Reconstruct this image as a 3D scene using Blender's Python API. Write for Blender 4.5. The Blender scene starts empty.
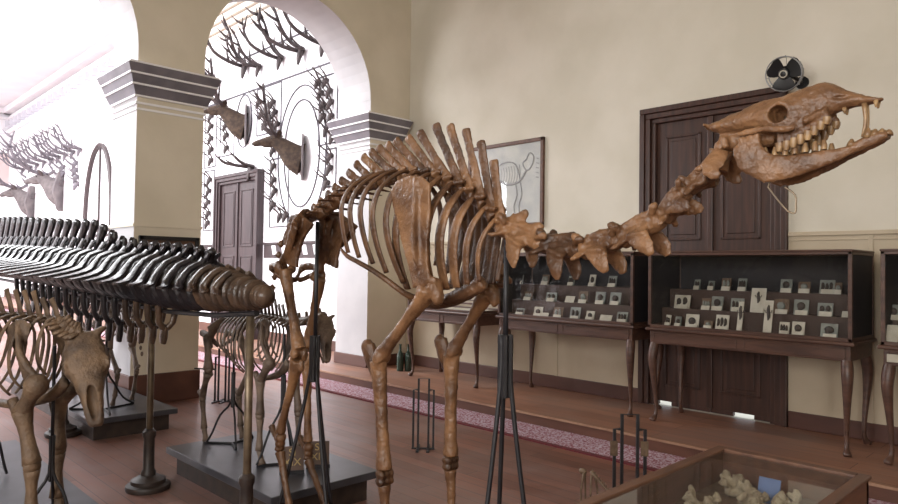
import bpy, math, random
from mathutils import Vector as Ve, Matrix as Mx, noise as NZ
random.seed(7)
S = bpy.context.scene
COL = S.collection
# ------------------------------------------------------------------ camera
FPX, YAW, PIT, ROL, CAMH = 675.23, math.radians(45.386), math.radians(1.447), math.radians(0.793), 1.57
fw = Ve((math.cos(YAW)*math.cos(PIT), math.sin(YAW)*math.cos(PIT), math.sin(PIT)))
r0 = fw.cross(Ve((0, 0, 1))).normalized(); u0 = r0.cross(fw)
rt = r0*math.cos(ROL)+u0*math.sin(ROL); up = -r0*math.sin(ROL)+u0*math.cos(ROL)
CAM = Ve((0, 0, CAMH))
cd = bpy.data.cameras.new('camera'); cd.sensor_width = 36; cd.lens = FPX/898*36; cd.clip_end = 200; cd.clip_start = .05
cam = bpy.data.objects.new('camera', cd); COL.objects.link(cam)
m = Mx.Identity(4)
for i in range(3):
    m[i][0], m[i][1], m[i][2], m[i][3] = rt[i], up[i], -fw[i], CAM[i]
cam.matrix_world = m; S.camera = cam
def at(px, py, U=None, V=None, Z=None):
    """measured point of the photograph -> place on a known plane of the hall (U = x, V = y, Z = z)"""
    d = rt*(px-449)+up*(252-py)+fw*FPX
    i, v = (0, U) if U is not None else (1, V) if V is not None else (2, Z)
    return CAM+d*((v-CAM[i])/d[i])
# ------------------------------------------------------------------ mesh helpers
def spl(p, k=3):
    """Catmull-Rom through the points; entries may be tuples of any length"""
    p = [tuple(q) for q in p]; out = []
    n = len(p)
    for i in range(n-1):
        a, b, c, d = p[max(i-1, 0)], p[i], p[i+1], p[min(i+2, n-1)]
        for j in range(k):
            t = j/k
            out.append(tuple(.5*((2*b[x])+(c[x]-a[x])*t+(2*a[x]-5*b[x]+4*c[x]-d[x])*t*t+(3*b[x]-a[x]-3*c[x]+d[x])*t**3) for x in range(len(b))))
    out.append(p[-1]); return out
class M:
    def __init__(s): s.v = []; s.f = []
    def loop(s, rings, caps=True):
        n = len(rings[0]); o = len(s.v)
        for r in rings: s.v += [tuple(q) for q in r]
        for i in range(len(rings)-1):
            for j in range(n):
                k = (j+1) % n
                s.f.append((o+i*n+j, o+i*n+k, o+(i+1)*n+k, o+(i+1)*n+j))
        if caps:
            s.f.append(tuple(o+j for j in reversed(range(n)))); s.f.append(tuple(o+(len(rings)-1)*n+j for j in range(n)))
        return s
    def tube(s, pts, r, n=8, up=None, k=0, sq=1.0):
        """swept tube; r = number, list of numbers or list of (side, up) half sizes; k smooths"""
        pts = [Ve(q) for q in pts]
        if not isinstance(r, list): r = [r]*len(pts)
        r = [q if isinstance(q, tuple) else (q, q) for q in r]
        if k and len(pts) > 2:
            c = spl([tuple(p)+q for p, q in zip(pts, r)], k)
            pts = [Ve(q[:3]) for q in c]; r = [(max(q[3], 1e-4), max(q[4], 1e-4)) for q in c]
        elif k and len(pts) == 2: pass
        rings = []; pv = Ve(up) if up is not None else None
        for i, p in enumerate(pts):
            t = (pts[min(i+1, len(pts)-1)]-pts[max(i-1, 0)])
            t = t.normalized() if t.length > 1e-9 else Ve((0, 0, 1))
            if pv is None: pv = Ve((0, 0, 1)) if abs(t.z) < .9 else Ve((0, 1, 0))
            sd = t.cross(pv)
            if sd.length < 1e-6: sd = t.orthogonal()
            sd.normalize(); uu = sd.cross(t)
            if up is None: pv = uu
            ring = []
            for j in range(n):
                a = 2*math.pi*(j+.5)/n; c, q = math.cos(a), math.sin(a)
                if sq != 1: c = math.copysign(abs(c)**sq, c); q = math.copysign(abs(q)**sq, q)
                ring.append(p+sd*(c*r[i][0])+uu*(q*r[i][1]))
            rings.append(ring)
        return s.loop(rings)
    def ell(s, c, r, n=10, R=None):
        c = Ve(c)
        if not isinstance(r, (tuple, list)): r = (r, r, r)
        rings = []
        for i in range(1, n//2+1):
            th = math.pi*(i-.5)/(n//2) if False else math.pi*i/(n//2+1)
            ring = []
            for j in range(n):
                a = 2*math.pi*j/n
                q = Ve((r[0]*math.sin(th)*math.cos(a), r[1]*math.sin(th)*math.sin(a), -r[2]*math.cos(th)))
                ring.append(c+(R @ q if R else q))
            rings.append(ring)
        o = len(s.v); s.loop(rings, False)
        q = Ve((0, 0, r[2])); q = R @ q if R else q
        a = len(s.v); s.v += [tuple(c-q), tuple(c+q)]
        L = o+(len(rings)-1)*n
        for j in range(n):
            s.f.append((a, o+(j+1) % n, o+j)); s.f.append((a+1, L+j, L+(j+1) % n))
        return s
    def box(s, a, b):
        x, y, z = [sorted((a[i], b[i])) for i in range(3)]; o = len(s.v)
        s.v += [(x[i], y[j], z[k]) for k in (0, 1) for j in (0, 1) for i in (0, 1)]
        s.f += [tuple(o+q for q in f) for f in ((0, 2, 3, 1), (4, 5, 7, 6), (0, 1, 5, 4), (2, 6, 7, 3), (0, 4, 6, 2), (1, 3, 7, 5))]
        return s
    def obox(s, c, ax, ay, az):
        """oriented box from centre and three half vectors"""
        c, ax, ay, az = Ve(c), Ve(ax), Ve(ay), Ve(az); o = len(s.v)
        s.v += [tuple(c+ax*i+ay*j+az*k) for k in (-1, 1) for j in (-1, 1) for i in (-1, 1)]
        fs = ((0, 2, 3, 1), (4, 5, 7, 6), (0, 1, 5, 4), (2, 6, 7, 3), (0, 4, 6, 2), (1, 3, 7, 5))
        if ax.cross(ay).dot(az) < 0: fs = tuple(tuple(reversed(f)) for f in fs)
        s.f += [tuple(o+q for q in f) for f in fs]
        return s
    def prism(s, out, d):
        """polygon of 3-D points pushed along d"""
        d = Ve(d); return s.loop([[Ve(q) for q in out], [Ve(q)+d for q in out]])
    def lathe(s, c, prof, n=16, ax=None):
        """(radius, height) profile about an axis through c"""
        ax = Ve(ax or (0, 0, 1)).normalized(); e = ax.orthogonal().normalized(); g = ax.cross(e); c = Ve(c)
        return s.loop([[c+ax*h+(e*math.cos(2*math.pi*j/n)+g*math.sin(2*math.pi*j/n))*r for j in range(n)] for r, h in prof])
    def torus(s, c, ax, R, r, n=20, k=6, sx=1, e=None):
        ax = Ve(ax).normalized(); e = Ve(e) if e is not None else ax.orthogonal().normalized(); g = ax.cross(e); c = Ve(c); o = len(s.v)
        for i in range(n):
            a = 2*math.pi*i/n; d = e*math.cos(a)*sx+g*math.sin(a)
            for j in range(k):
                b = 2*math.pi*j/k
                s.v.append(tuple(c+d*(R+r*math.cos(b))+ax*(r*math.sin(b))))
        for i in range(n):
            for j in range(k):
                s.f.append((o+i*k+j, o+((i+1) % n)*k+j, o+((i+1) % n)*k+(j+1) % k, o+i*k+(j+1) % k))
        return s
    def xf(s, mat):
        s.v = [tuple(mat @ Ve(q)) for q in s.v]; return s
    def mesh(s, name):
        me = bpy.data.meshes.new(name); me.from_pydata(s.v, [], s.f); me.update(); return me
def fuse(mb, vox, it=3, cut=None, amp=0):
    """melt overlapping pieces into one smooth bone surface"""
    o = bpy.data.objects.new('tmp', mb.mesh('tmp')); COL.objects.link(o); co = None
    q = o.modifiers.new('r', 'REMESH'); q.mode = 'VOXEL'; q.voxel_size = vox
    if cut:
        co = bpy.data.objects.new('tmpc', cut.mesh('tmpc')); COL.objects.link(co)
        b = o.modifiers.new('b', 'BOOLEAN'); b.operation = 'DIFFERENCE'; b.object = co; b.solver = 'EXACT'
        q = o.modifiers.new('r2', 'REMESH'); q.mode = 'VOXEL'; q.voxel_size = vox*.9
    if it:
        q = o.modifiers.new('s', 'SMOOTH'); q.factor = .5; q.iterations = it
    dg = bpy.context.evaluated_depsgraph_get()
    me = bpy.data.meshes.new_from_object(o.evaluated_get(dg))
    if amp:
        ns = [v.normal.copy() for v in me.vertices]
        for v, nn in zip(me.vertices, ns):
            p = v.co
            v.co = p+nn*(amp*(NZ.noise(p*22)+.6*NZ.noise(p*55)+.35*NZ.noise(p*120)))
    for x in (o, co):
        if x: d = x.data; bpy.data.objects.remove(x); bpy.data.meshes.remove(d)
    return me
def tag(o, label=None, cat=None, group=None, kind=None):
    for k, v in (('label', label), ('category', cat), ('group', group), ('kind', kind)):
        if v: o[k] = v
    return o
def obj(name, mb, mat, parent=None, smooth=0, bev=0, vox=0, it=3, cut=None, amp=0):
    me = fuse(mb, vox, it, cut, amp) if vox else (mb.mesh(name) if isinstance(mb, M) else mb)
    me.name = name; me.materials.clear(); me.materials.append(mat)
    if smooth or vox:
        me.shade_smooth()
        if not vox and smooth < 180: me.set_sharp_from_angle(angle=math.radians(smooth))
    o = bpy.data.objects.new(name, me); COL.objects.link(o)
    if bev:
        b = o.modifiers.new('bevel', 'BEVEL'); b.width = bev; b.segments = 2; b.limit_method = 'ANGLE'
    if parent:
        o.parent = parent
        root = parent
        mi = Mx.Translation(-wloc(parent)); o.matrix_parent_inverse = mi
    return o
def wloc(o):
    return Ve(o.location) if (o.parent is None) else wloc(o.parent)*0 + Ve((0, 0, 0)) if o.type != 'EMPTY' else Ve(o.location)
def thing(name, label, cat, loc, group=None, kind=None):
    o = bpy.data.objects.new(name, None); COL.objects.link(o); o.location = loc; o.empty_display_size = .1
    return tag(o, label, cat, group, kind)
def struct(name, mb, mat, **k):
    return tag(obj(name, mb, mat, **k), kind='structure')
def copy_tree(o, parent=None):
    c = o.copy(); COL.objects.link(c)
    if parent: c.parent = parent
    for ch in o.children: copy_tree(ch, c)
    return c
# ------------------------------------------------------------------ materials
def lin(r, g, b): return tuple(((c/255+.055)/1.055)**2.4 if c > 10 else c/255/12.92 for c in (r, g, b))+(1,)
def mat(name, c1, c2=None, rough=.6, scale=6, detail=6, bump=0, bscale=30, metal=0, stretch=(1, 1, 1), lo=.35, hi=.65, coat=0, spec=None):
    mt = bpy.data.materials.new(name); mt.use_nodes = True; nt = mt.node_tree; N = nt.nodes; L = nt.links
    b = N['Principled BSDF']; b.inputs['Roughness'].default_value = rough; b.inputs['Metallic'].default_value = metal
    if spec is not None: b.inputs['Specular IOR Level'].default_value = spec
    if coat: b.inputs['Coat Weight'].default_value = coat; b.inputs['Coat Roughness'].default_value = .15
    tc = N.new('ShaderNodeTexCoord'); mp = N.new('ShaderNodeMapping'); mp.inputs['Scale'].default_value = stretch
    L.new(tc.outputs['Object'], mp.inputs['Vector'])
    c1 = lin(*c1)
    if c2:
        n = N.new('ShaderNodeTexNoise'); n.inputs['Scale'].default_value = scale; n.inputs['Detail'].default_value = detail
        L.new(mp.outputs[0], n.inputs['Vector'])
        r = N.new('ShaderNodeValToRGB'); r.color_ramp.elements[0].position = lo; r.color_ramp.elements[1].position = hi
        r.color_ramp.elements[0].color = c1; r.color_ramp.elements[1].color = lin(*c2)
        L.new(n.outputs['Fac'], r.inputs[0]); L.new(r.outputs[0], b.inputs['Base Color'])
    else: b.inputs['Base Color'].default_value = c1
    if bump:
        n2 = N.new('ShaderNodeTexNoise'); n2.inputs['Scale'].default_value = bscale; n2.inputs['Detail'].default_value = 4
        L.new(mp.outputs[0], n2.inputs['Vector'])
        bm = N.new('ShaderNodeBump'); bm.inputs['Strength'].default_value = bump; bm.inputs['Distance'].default_value = .02
        L.new(n2.outputs['Fac'], bm.inputs['Height']); L.new(bm.outputs[0], b.inputs['Normal'])
    return mt
def plank_mat(name, c1, c2, gap, w=.11, rough=.45, length=1.8, dust=None):
    mt = bpy.data.materials.new(name); mt.use_nodes = True; nt = mt.node_tree; N = nt.nodes; L = nt.links; b = N['Principled BSDF']
    tc = N.new('ShaderNodeTexCoord'); mp = N.new('ShaderNodeMapping'); mp.inputs['Rotation'].default_value = (0, 0, math.pi/2)
    L.new(tc.outputs['Object'], mp.inputs['Vector'])
    br = N.new('ShaderNodeTexBrick'); br.inputs['Scale'].default_value = 1; br.inputs['Brick Width'].default_value = length; br.inputs['Row Height'].default_value = w
    br.inputs['Mortar Size'].default_value = .003; br.inputs['Color1'].default_value = lin(*c1); br.inputs['Color2'].default_value = lin(*c2); br.inputs['Mortar'].default_value = lin(*gap)
    L.new(mp.outputs[0], br.inputs['Vector'])
    m2 = N.new('ShaderNodeMapping'); m2.inputs['Scale'].default_value = (9, .8, 1); L.new(tc.outputs['Object'], m2.inputs['Vector'])
    n = N.new('ShaderNodeTexNoise'); n.inputs['Scale'].default_value = 2.5; n.inputs['Detail'].default_value = 8; L.new(m2.outputs[0], n.inputs['Vector'])
    mx = N.new('ShaderNodeMix'); mx.data_type = 'RGBA'; mx.blend_type = 'OVERLAY'; mx.inputs[0].default_value = .55
    L.new(br.outputs['Color'], mx.inputs[6]); L.new(n.outputs['Fac'], mx.inputs[7])
    n3 = N.new('ShaderNodeTexNoise'); n3.inputs['Scale'].default_value = 1.1; n3.inputs['Detail'].default_value = 5; L.new(tc.outputs['Object'], n3.inputs['Vector'])
    rp = N.new('ShaderNodeValToRGB'); rp.color_ramp.elements[0].position = .42; rp.color_ramp.elements[1].position = .7
    L.new(n3.outputs['Fac'], rp.inputs[0])
    m3 = N.new('ShaderNodeMix'); m3.data_type = 'RGBA'; m3.inputs[7].default_value = lin(*(dust or c1))
    ml = N.new('ShaderNodeMath'); ml.operation = 'MULTIPLY'; ml.inputs[1].default_value = .5; L.new(rp.outputs[0], ml.inputs[0]); L.new(ml.outputs[0], m3.inputs[0])
    L.new(mx.outputs[2], m3.inputs[6]); L.new(m3.outputs[2], b.inputs['Base Color'])
    mr = N.new('ShaderNodeMapRange'); mr.inputs[3].default_value = rough-.08; mr.inputs[4].default_value = rough+.15
    L.new(n.outputs['Fac'], mr.inputs[0]); L.new(mr.outputs[0], b.inputs['Roughness'])
    bm = N.new('ShaderNodeBump'); bm.inputs['Strength'].default_value = .15; bm.inputs['Distance'].default_value = .01
    L.new(n.outputs['Fac'], bm.inputs['Height']); L.new(bm.outputs[0], b.inputs['Normal'])
    return mt
def glass_mat(name, tint=(255, 255, 255), ior=1.5, dust=.0):
    mt = bpy.data.materials.new(name); mt.use_nodes = True; nt = mt.node_tree; N = nt.nodes; L = nt.links; N.clear()
    o = N.new('ShaderNodeOutputMaterial'); t = N.new('ShaderNodeBsdfTransparent'); t.inputs[0].default_value = lin(*tint)
    g = N.new('ShaderNodeBsdfGlossy'); g.inputs['Roughness'].default_value = .02; f0 = N.new('ShaderNodeFresnel'); f0.inputs[0].default_value = ior; ge = N.new('ShaderNodeNewGeometry'); f = N.new('ShaderNodeMath'); f.operation = 'SUBTRACT'; f.use_clamp = True
    L.new(f0.outputs[0], f.inputs[0]); L.new(ge.outputs['Backfacing'], f.inputs[1])
    x = N.new('ShaderNodeMixShader'); L.new(f.outputs[0], x.inputs[0]); L.new(t.outputs[0], x.inputs[1]); L.new(g.outputs[0], x.inputs[2])
    last = x
    if dust:
        d = N.new('ShaderNodeBsdfDiffuse'); d.inputs[0].default_value = lin(170, 170, 160); y = N.new('ShaderNodeMixShader'); y.inputs[0].default_value = dust
        L.new(x.outputs[0], y.inputs[1]); L.new(d.outputs[0], y.inputs[2]); last = y
    L.new(last.outputs[0], o.inputs[0]); return mt
def carpet_mat():
    mt = mat('carpet_pile', (128, 62, 72), (182, 164, 174), rough=.95, scale=55, detail=3, lo=.42, hi=.58, bump=.3, bscale=200)
    return mt
MT = dict(
    cream=mat('cream_wall_paint', (219, 212, 198), (208, 201, 185), rough=.8, scale=1.3, bump=.04, bscale=40),
    dado=mat('tan_dado_paint', (196, 181, 158), (184, 168, 144), rough=.75, scale=2, bump=.03),
    pierp=mat('buff_pier_paint', (217, 206, 187), (206, 195, 175), rough=.8, scale=1.5, bump=.04),
    white=mat('white_hall_paint', (244, 242, 244), (236, 234, 238), rough=.8, scale=1.2),
    capg=mat('grey_moulding_paint', (118, 112, 118), (102, 97, 104), rough=.55, scale=5),
    capw=mat('white_moulding_paint', (232, 230, 232), rough=.6),
    skirt=mat('brown_skirting', (96, 62, 50), (78, 48, 40), rough=.45, scale=4, stretch=(1, .2, 1)),
    floor=plank_mat('floor_boards', (126, 84, 70), (102, 68, 57), (60, 42, 38), w=.13, rough=.36, dust=(136, 118, 114)),
    step=plank_mat('step_boards', (150, 106, 84), (132, 92, 74), (80, 54, 44), w=.22, rough=.45, length=3, dust=(124, 110, 104)),
    carpet=carpet_mat(),
    carpetb=mat('carpet_border', (104, 40, 44), (84, 32, 38), rough=.95, scale=40),
    wood=mat('dark_door_wood', (76, 48, 38), (54, 34, 27), rough=.42, scale=3, stretch=(8, 8, .7)),
    wood2=mat('cabinet_wood', (94, 66, 54), (70, 48, 40), rough=.4, scale=4, stretch=(6, .8, 6)),
    wood3=mat('showcase_wood', (104, 68, 48), (80, 50, 36), rough=.45, scale=4, stretch=(1, 6, 6)),
    doorp=mat('purple_brown_door_paint', (62, 47, 48), (48, 36, 38), rough=.5, scale=3, stretch=(8, 8, .7)),
    caseint=mat('dark_case_lining', (44, 40, 42), (34, 30, 34), rough=.7, scale=3),
    shelf=mat('case_shelf', (70, 52, 44), rough=.6),
    bone=mat('old_varnished_bone', (144, 105, 72), (78, 51, 34), rough=.38, scale=7, bump=.35, bscale=55, lo=.32, hi=.68),
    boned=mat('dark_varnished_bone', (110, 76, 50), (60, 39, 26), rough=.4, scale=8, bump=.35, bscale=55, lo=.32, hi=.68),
    tooth=mat('stained_tooth_enamel', (170, 138, 98), (118, 88, 60), rough=.35, scale=30),
    oxb=mat('dusty_bone', (124, 100, 78), (78, 62, 50), rough=.6, scale=8, bump=.4, bscale=60),
    bullb=mat('grey_brown_bone', (122, 104, 90), (80, 64, 54), rough=.55, scale=9, bump=.35, bscale=60),
    whale=mat('oily_dark_bone', (44, 38, 41), (27, 24, 27), rough=.36, scale=6, bump=.35, bscale=30),
    whalet=mat('oily_brown_bone', (88, 68, 54), (54, 42, 36), rough=.3, scale=8, bump=.35, bscale=35),
    iron=mat('black_iron', (34, 32, 36), (24, 22, 26), rough=.5, scale=20),
    brass=mat('tarnished_brass', (128, 112, 92), (96, 82, 68), rough=.42, scale=10, metal=.6),
    base=mat('dark_cast_base', (58, 46, 40), (40, 32, 30), rough=.5, scale=12),
    plat=mat('black_painted_board', (66, 66, 72), (52, 52, 58), rough=.34, scale=4),
    fur=mat('brown_hide', (82, 66, 54), (54, 42, 35), rough=.9, scale=14, bump=.5, bscale=120),
    antler=mat('dark_antler', (74, 62, 60), (52, 44, 46), rough=.6, scale=10, bump=.3, bscale=60),
    plaque=mat('grey_plaque', (120, 112, 112), (98, 90, 92), rough=.6, scale=6),
    line=mat('painted_dark_line', (70, 64, 72), rough=.7),
    paper=mat('yellowed_paper', (196, 192, 178), (180, 174, 158), rough=.8, scale=12),
    print_=mat('faded_print_paper', (206, 206, 200), (184, 186, 186), rough=.7, scale=4),
    ink=mat('faded_grey_ink', (152, 152, 155), (172, 172, 172), rough=.8, scale=20),
    dark=mat('dark_specimen', (48, 42, 40), (70, 58, 50), rough=.6, scale=30),
    mid=mat('brown_specimen', (112, 92, 72), (86, 66, 50), rough=.6, scale=30),
    jarg=mat('pale_specimen_board', (132, 136, 128), (112, 116, 110), rough=.4, scale=14),
    coral=mat('bleached_coral', (168, 156, 130), (136, 122, 100), rough=.85, scale=18, bump=.5, bscale=80),
    glass=glass_mat('case_glass', ior=1.42, dust=.006), glasst=glass_mat('showcase_glass', dust=.03),
    reveal=mat('pale_reveal_grey', (184, 181, 182), (174, 171, 173), rough=.75, scale=2),
    dent=mat('pale_dentil_paint', (206, 206, 214), rough=.7), antp=mat('glare_paled_antler', (116, 110, 116), (92, 86, 94), rough=.7, scale=10), furp=mat('glare_paled_hide', (112, 104, 104), (92, 84, 86), rough=.9, scale=14),  # antp, furp: antler and hide paled, overexposed hall glare put into the colour
    black=mat('black_enamel', (26, 26, 28), rough=.35), steel=mat('dull_steel', (150, 150, 150), rough=.35, metal=.8),
    yellow=mat('yellow_lettering', (160, 138, 92), rough=.6), plate=mat('brown_name_plate', (88, 68, 58), (72, 56, 50), rough=.5, scale=10),
    land=mat('dark_landscape_oil', (96, 66, 48), (52, 42, 40), rough=.4, scale=3.5, stretch=(1, 1, 2.5)),
    bluec=mat('blue_card', (96, 118, 160), rough=.6), bottle=mat('dark_green_glass', (42, 62, 52), rough=.15, coat=.5),
    gravel=mat('pale_paving', (225, 225, 220), (200, 200, 196), rough=.9, scale=5),
    beige=mat('beige_cornice_band', (226, 218, 206), rough=.7), nose=mat('worn_step_nosing', (160, 124, 100), (136, 100, 80), rough=.6, scale=5), stepf=mat('dark_step_riser', (98, 62, 48), (80, 50, 38), rough=.5, scale=6, stretch=(1, .3, 1)), red=mat('dull_red_mat', (196, 178, 176), rough=.7),
)
E_WIN, E_SKY, E_HALL = 195, 5300, 2400
# ================================================================== THE HALL
WA, AV, AV2, PL, SU = 6.83, 7.83, 8.60, .12, 5.45      # side wall, arch wall faces, platform height, step edge
D0, D1, DT = 2.31, 3.87, 3.38                            # near door opening
struct('floor', M().box((-9, -4, -.1), (SU, 34, 0)), MT['floor'])
struct('trim_1', M().box((SU, -4, -.1), (WA, 34, PL)), MT['step'])
for_step = bpy.data.objects['trim_1']; for_step.data.materials.append(MT['stepf'])
for f_ in for_step.data.polygons: f_.material_index = 1 if f_.normal.x < -.5 else 0     # raised walkway along the wall
struct('trim_22', M().box((SU-.012, -4, PL-.018), (SU+.02, 34, PL+.002)), MT['nose'])
# near side wall with the door opening
w = M().box((WA, -4, -.1), (WA+.35, D0, 7)).box((WA, D1, -.1), (WA+.35, AV2, 7)).box((WA, D0, DT), (WA+.35, D1, 7)).box((WA, D0, -.1), (WA+.35, D1, PL))
struct('wall_right', w, MT['cream'])
struct('wall_hall', M().box((WA, AV2, -.1), (WA+.35, 34.3, 8.6)), MT['white'])
struct('ground_outside', M().box((WA+.35, 0, -.2), (WA+6, 7, .08)), MT['gravel'])
# tan dado, rail, board joints
w = M()
for a, b in ((-4, D0-.005), (D1+.005, AV)): w.box((WA-.012, a, .27), (WA, b, 1.925))
struct('trim_2', w, MT['dado'])
w = M()
for a, b in ((-4, D0-.005), (D1+.005, AV)):
    w.box((WA-.035, a, 1.925), (WA, b, 1.965)).box((WA-.022, a, 1.88), (WA, b, 1.895))
for v in (1.62, 5.0, -.2):
    w.box((WA-.022, v-.02, .27), (WA, v+.02, 1.93))
struct('trim_3', w, MT['dado'], bev=.006)
w = M()
for a, b in ((-4, D0-.005), (D1+.005, AV)): w.box((WA-.03, a, PL), (WA, b, .275))
struct('baseboard_right', w, MT['skirt'], bev=.008)
# arch wall: piers and semicircular arches in one wall
def arch_wall():
    mb = M(); ZS, R, TOP = 4.03, 1.255, 7.0
    mb.box((2.78, AV, -.1), (3.555, AV2, ZS)); mb.box((6.07, AV, -.1), (WA, AV2, ZS)); mb.box((-9, AV, -.1), (.27, AV2, ZS))
    for c in (4.8125, 1.525):
        n = 28; prev = None
        for i in range(n+1):
            a = math.pi*(1-i/n); x, z = c+R*math.cos(a), ZS+R*math.sin(a)
            if prev:
                x0, z0 = prev; o = len(mb.v)
                mb.v += [(x0, AV, z0), (x, AV, z), (x, AV, TOP), (x0, AV, TOP), (x0, AV2, z0), (x, AV2, z), (x, AV2, TOP), (x0, AV2, TOP)]
                mb.f += [tuple(o+q for q in f) for f in ((0, 1, 2, 3), (5, 4, 7, 6), (1, 0, 4, 5))]
            prev = (x, z)
    mb.box((2.78, AV, ZS), (3.5575, AV2, TOP)); mb.box((6.0675, AV, ZS), (WA, AV2, TOP)); mb.box((-9, AV, ZS), (.27, AV2, TOP))
    return mb
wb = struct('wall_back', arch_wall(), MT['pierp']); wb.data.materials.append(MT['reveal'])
for f_ in wb.data.polygons: f_.material_index = 0 if f_.normal.y < -.5 else 1  # every face but the -y front takes the grey colour
def ring(mb, x0, x1, y0, y1, z0, z1, o0, o1):
    """flaring band about a rectangular pier"""
    mb.loop([[(x0-o, y0-o, z), (x1+o, y0-o, z), (x1+o, y1+o, z), (x0-o, y1+o, z)] for o, z in ((o0, z0), (o1, z1))])
n = 4
for x0, x1 in ((2.78, 3.555), (6.07, WA-.001)):
    xa = x1 if x1 < 5 else x1-.2
    g, wh = M(), M()
    ring(g, x0, xa, AV, AV2, 3.475, 3.575, .03, .07); ring(g, x0, xa, AV, AV2, 3.595, 3.69, .075, .105); ring(g, x0, xa, AV, AV2, 3.71, 3.80, .115, .15)
    ring(wh, x0, xa, AV, AV2, 3.575, 3.595, .085, .085); ring(wh, x0, xa, AV, AV2, 3.69, 3.71, .12, .12); ring(wh, x0, xa, AV, AV2, 3.455, 3.475, .035, .035)
    ring(wh, x0, xa, AV, AV2, 3.375, 3.40, .02, .02); ring(wh, x0, xa, AV, AV2, 3.31, 3.335, .012, .012); ring(wh, x0, xa, AV, AV2, 3.80, 3.83, .14, .12)
    struct('trim_%d' % n, g, MT['capg']); struct('trim_%d' % (n+1), wh, MT['capw']); n += 2
w = M(); ring(w, 2.78, 3.555, AV, AV2, 2.0, 2.035, .012, .012); struct('trim_8', w, MT['pierp'])
w = M(); ring(w, 2.78, 3.555, AV, AV2, 0, .335, .02, .02); struct('baseboard_back', w, MT['skirt'], bev=.008)
w = M().box((6.05, AV-.02, PL), (WA-.03, AV2+.02, .285)); struct('baseboard_hall', w, MT['skirt'], bev=.008)
# carpet runner in front of the step
cp = obj('carpet_runner', M().box((4.98, -4, .0), (SU-.004, 33, .012)), MT['carpet'])
tag(cp, 'red and white speckled carpet runner laid on floor along the raised step', 'carpet')
obj('border', M().box((4.93, -4, .0), (4.98, 33, .014)), MT['carpetb'], cp)['label'] = 'dark red carpet border'
# ceilings and unseen walls
struct('ceiling', M().box((-4.3, -4.3, 7), (WA+.35, AV2, 7.2)), MT['cream'])
w = M()
wins = ((-3.6, -2.0), (-1.0, .6), (1.6, 3.2))
e = -4
for a, b in wins+((AV, AV),):
    w.box((-4.3, e, -.1), (-4, a, 7)); e = b
for a, b in wins: w.box((-4.3, a, -.1), (-4, b, 1.6)).box((-4.3, a, 4.8), (-4, b, 7))
struct('wall_left', w, MT['cream'])
struct('wall_front', M().box((-4.3, -4.3, -.1), (WA+.35, -4, 7)), MT['cream'])
for i, (a, b) in enumerate(wins):
    fr = M().box((-4.15, a, 1.6), (-4.1, a+.07, 4.8)).box((-4.15, b-.07, 1.6), (-4.1, b, 4.8)).box((-4.15, a, 4.73), (-4.1, b, 4.8)).box((-4.15, a, 1.6), (-4.1, b, 1.67)).box((-4.15, (a+b)/2-.03, 1.6), (-4.1, (a+b)/2+.03, 4.8)).box((-4.15, a, 3.4), (-4.1, b, 3.46))
    struct('window_%d' % (i+1), fr, MT['wood'])
HC = 8.2
w = M().box((-9.3, AV2, HC), (-4.6, 34.3, HC+.2)).box((2.6, AV2, HC), (WA+.35, 34.3, HC+.2)).box((-4.6, AV2, HC), (2.6, 10, HC+.2)).box((-4.6, 31, HC), (2.6, 34.3, HC+.2))
struct('ceiling_hall', w, MT['white'])
struct('wall_hall_left', M().box((-9.3, AV2, -.1), (-9, 34.3, HC)), MT['white'])
struct('wall_hall_end', M().box((-9.3, 34, -.1), (WA+.35, 34.3, HC)), MT['white'])
# cornice of the far hall: banded beige cove near the arch, dentil blocks further along
w = M()
for k in range(7): w.box((WA-.06-.07*k, AV2, 6.62+.14*k), (WA, 15.2, 6.74+.14*k))
struct('trim_9', w, MT['beige'])
w = M()
for k, (z0, z1, o) in enumerate(((7.0, 7.1, .05), (7.1, 7.25, .16), (7.7, 7.85, .1), (7.95, 8.2, .3))): w.box((WA-o, 15.2, z0), (WA, 34, z1)).box((-9, 34-o, z0), (WA, 34, z1))
struct('trim_10', w, MT['white'], bev=.02)
w = M()
for k in range(26):
    v = 16+k*.7; w.box((WA-.26, v, 7.34), (WA, v+.1, 7.6))
struct('trim_11', w, MT['dent'])
struct('trim_12', M().box((WA-.02, AV2, 5.19), (WA, 18.5, 5.22)), MT['line'])
struct('trim_13', M().box((WA-.02, AV2, 5.95), (WA, 13.5, 5.975)), MT['line'])
# dark dado band with pale slanting patches in the far hall
def band(a, b):
    mb = M().box((WA-.03, a, 1.74), (WA, b, 2.03)).box((WA-.05, a, 2.0), (WA, b, 2.045))
    p = M(); v = a+.1
    while v < b-.25:
        p.prism([(WA-.031, v, 1.80), (WA-.031, v+.14, 1.80), (WA-.031, v+.20, 1.98), (WA-.031, v+.06, 1.98)], (-.006, 0, 0)); v += .36
    return mb, p
for i, (a, b) in enumerate(((AV2+.05, 12.13), (14.3, 20))):
    mb, p = band(a, b); struct('trim_%d' % (14+i*2), mb, MT['doorp']); struct('trim_%d' % (15+i*2), p, MT['white'])
struct('baseboard_far', M().box((WA-.03, AV2+.03, PL), (WA, 12.1, .3)).box((WA-.03, 14.3, PL), (WA, 34, .3)), MT['skirt'])
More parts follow.
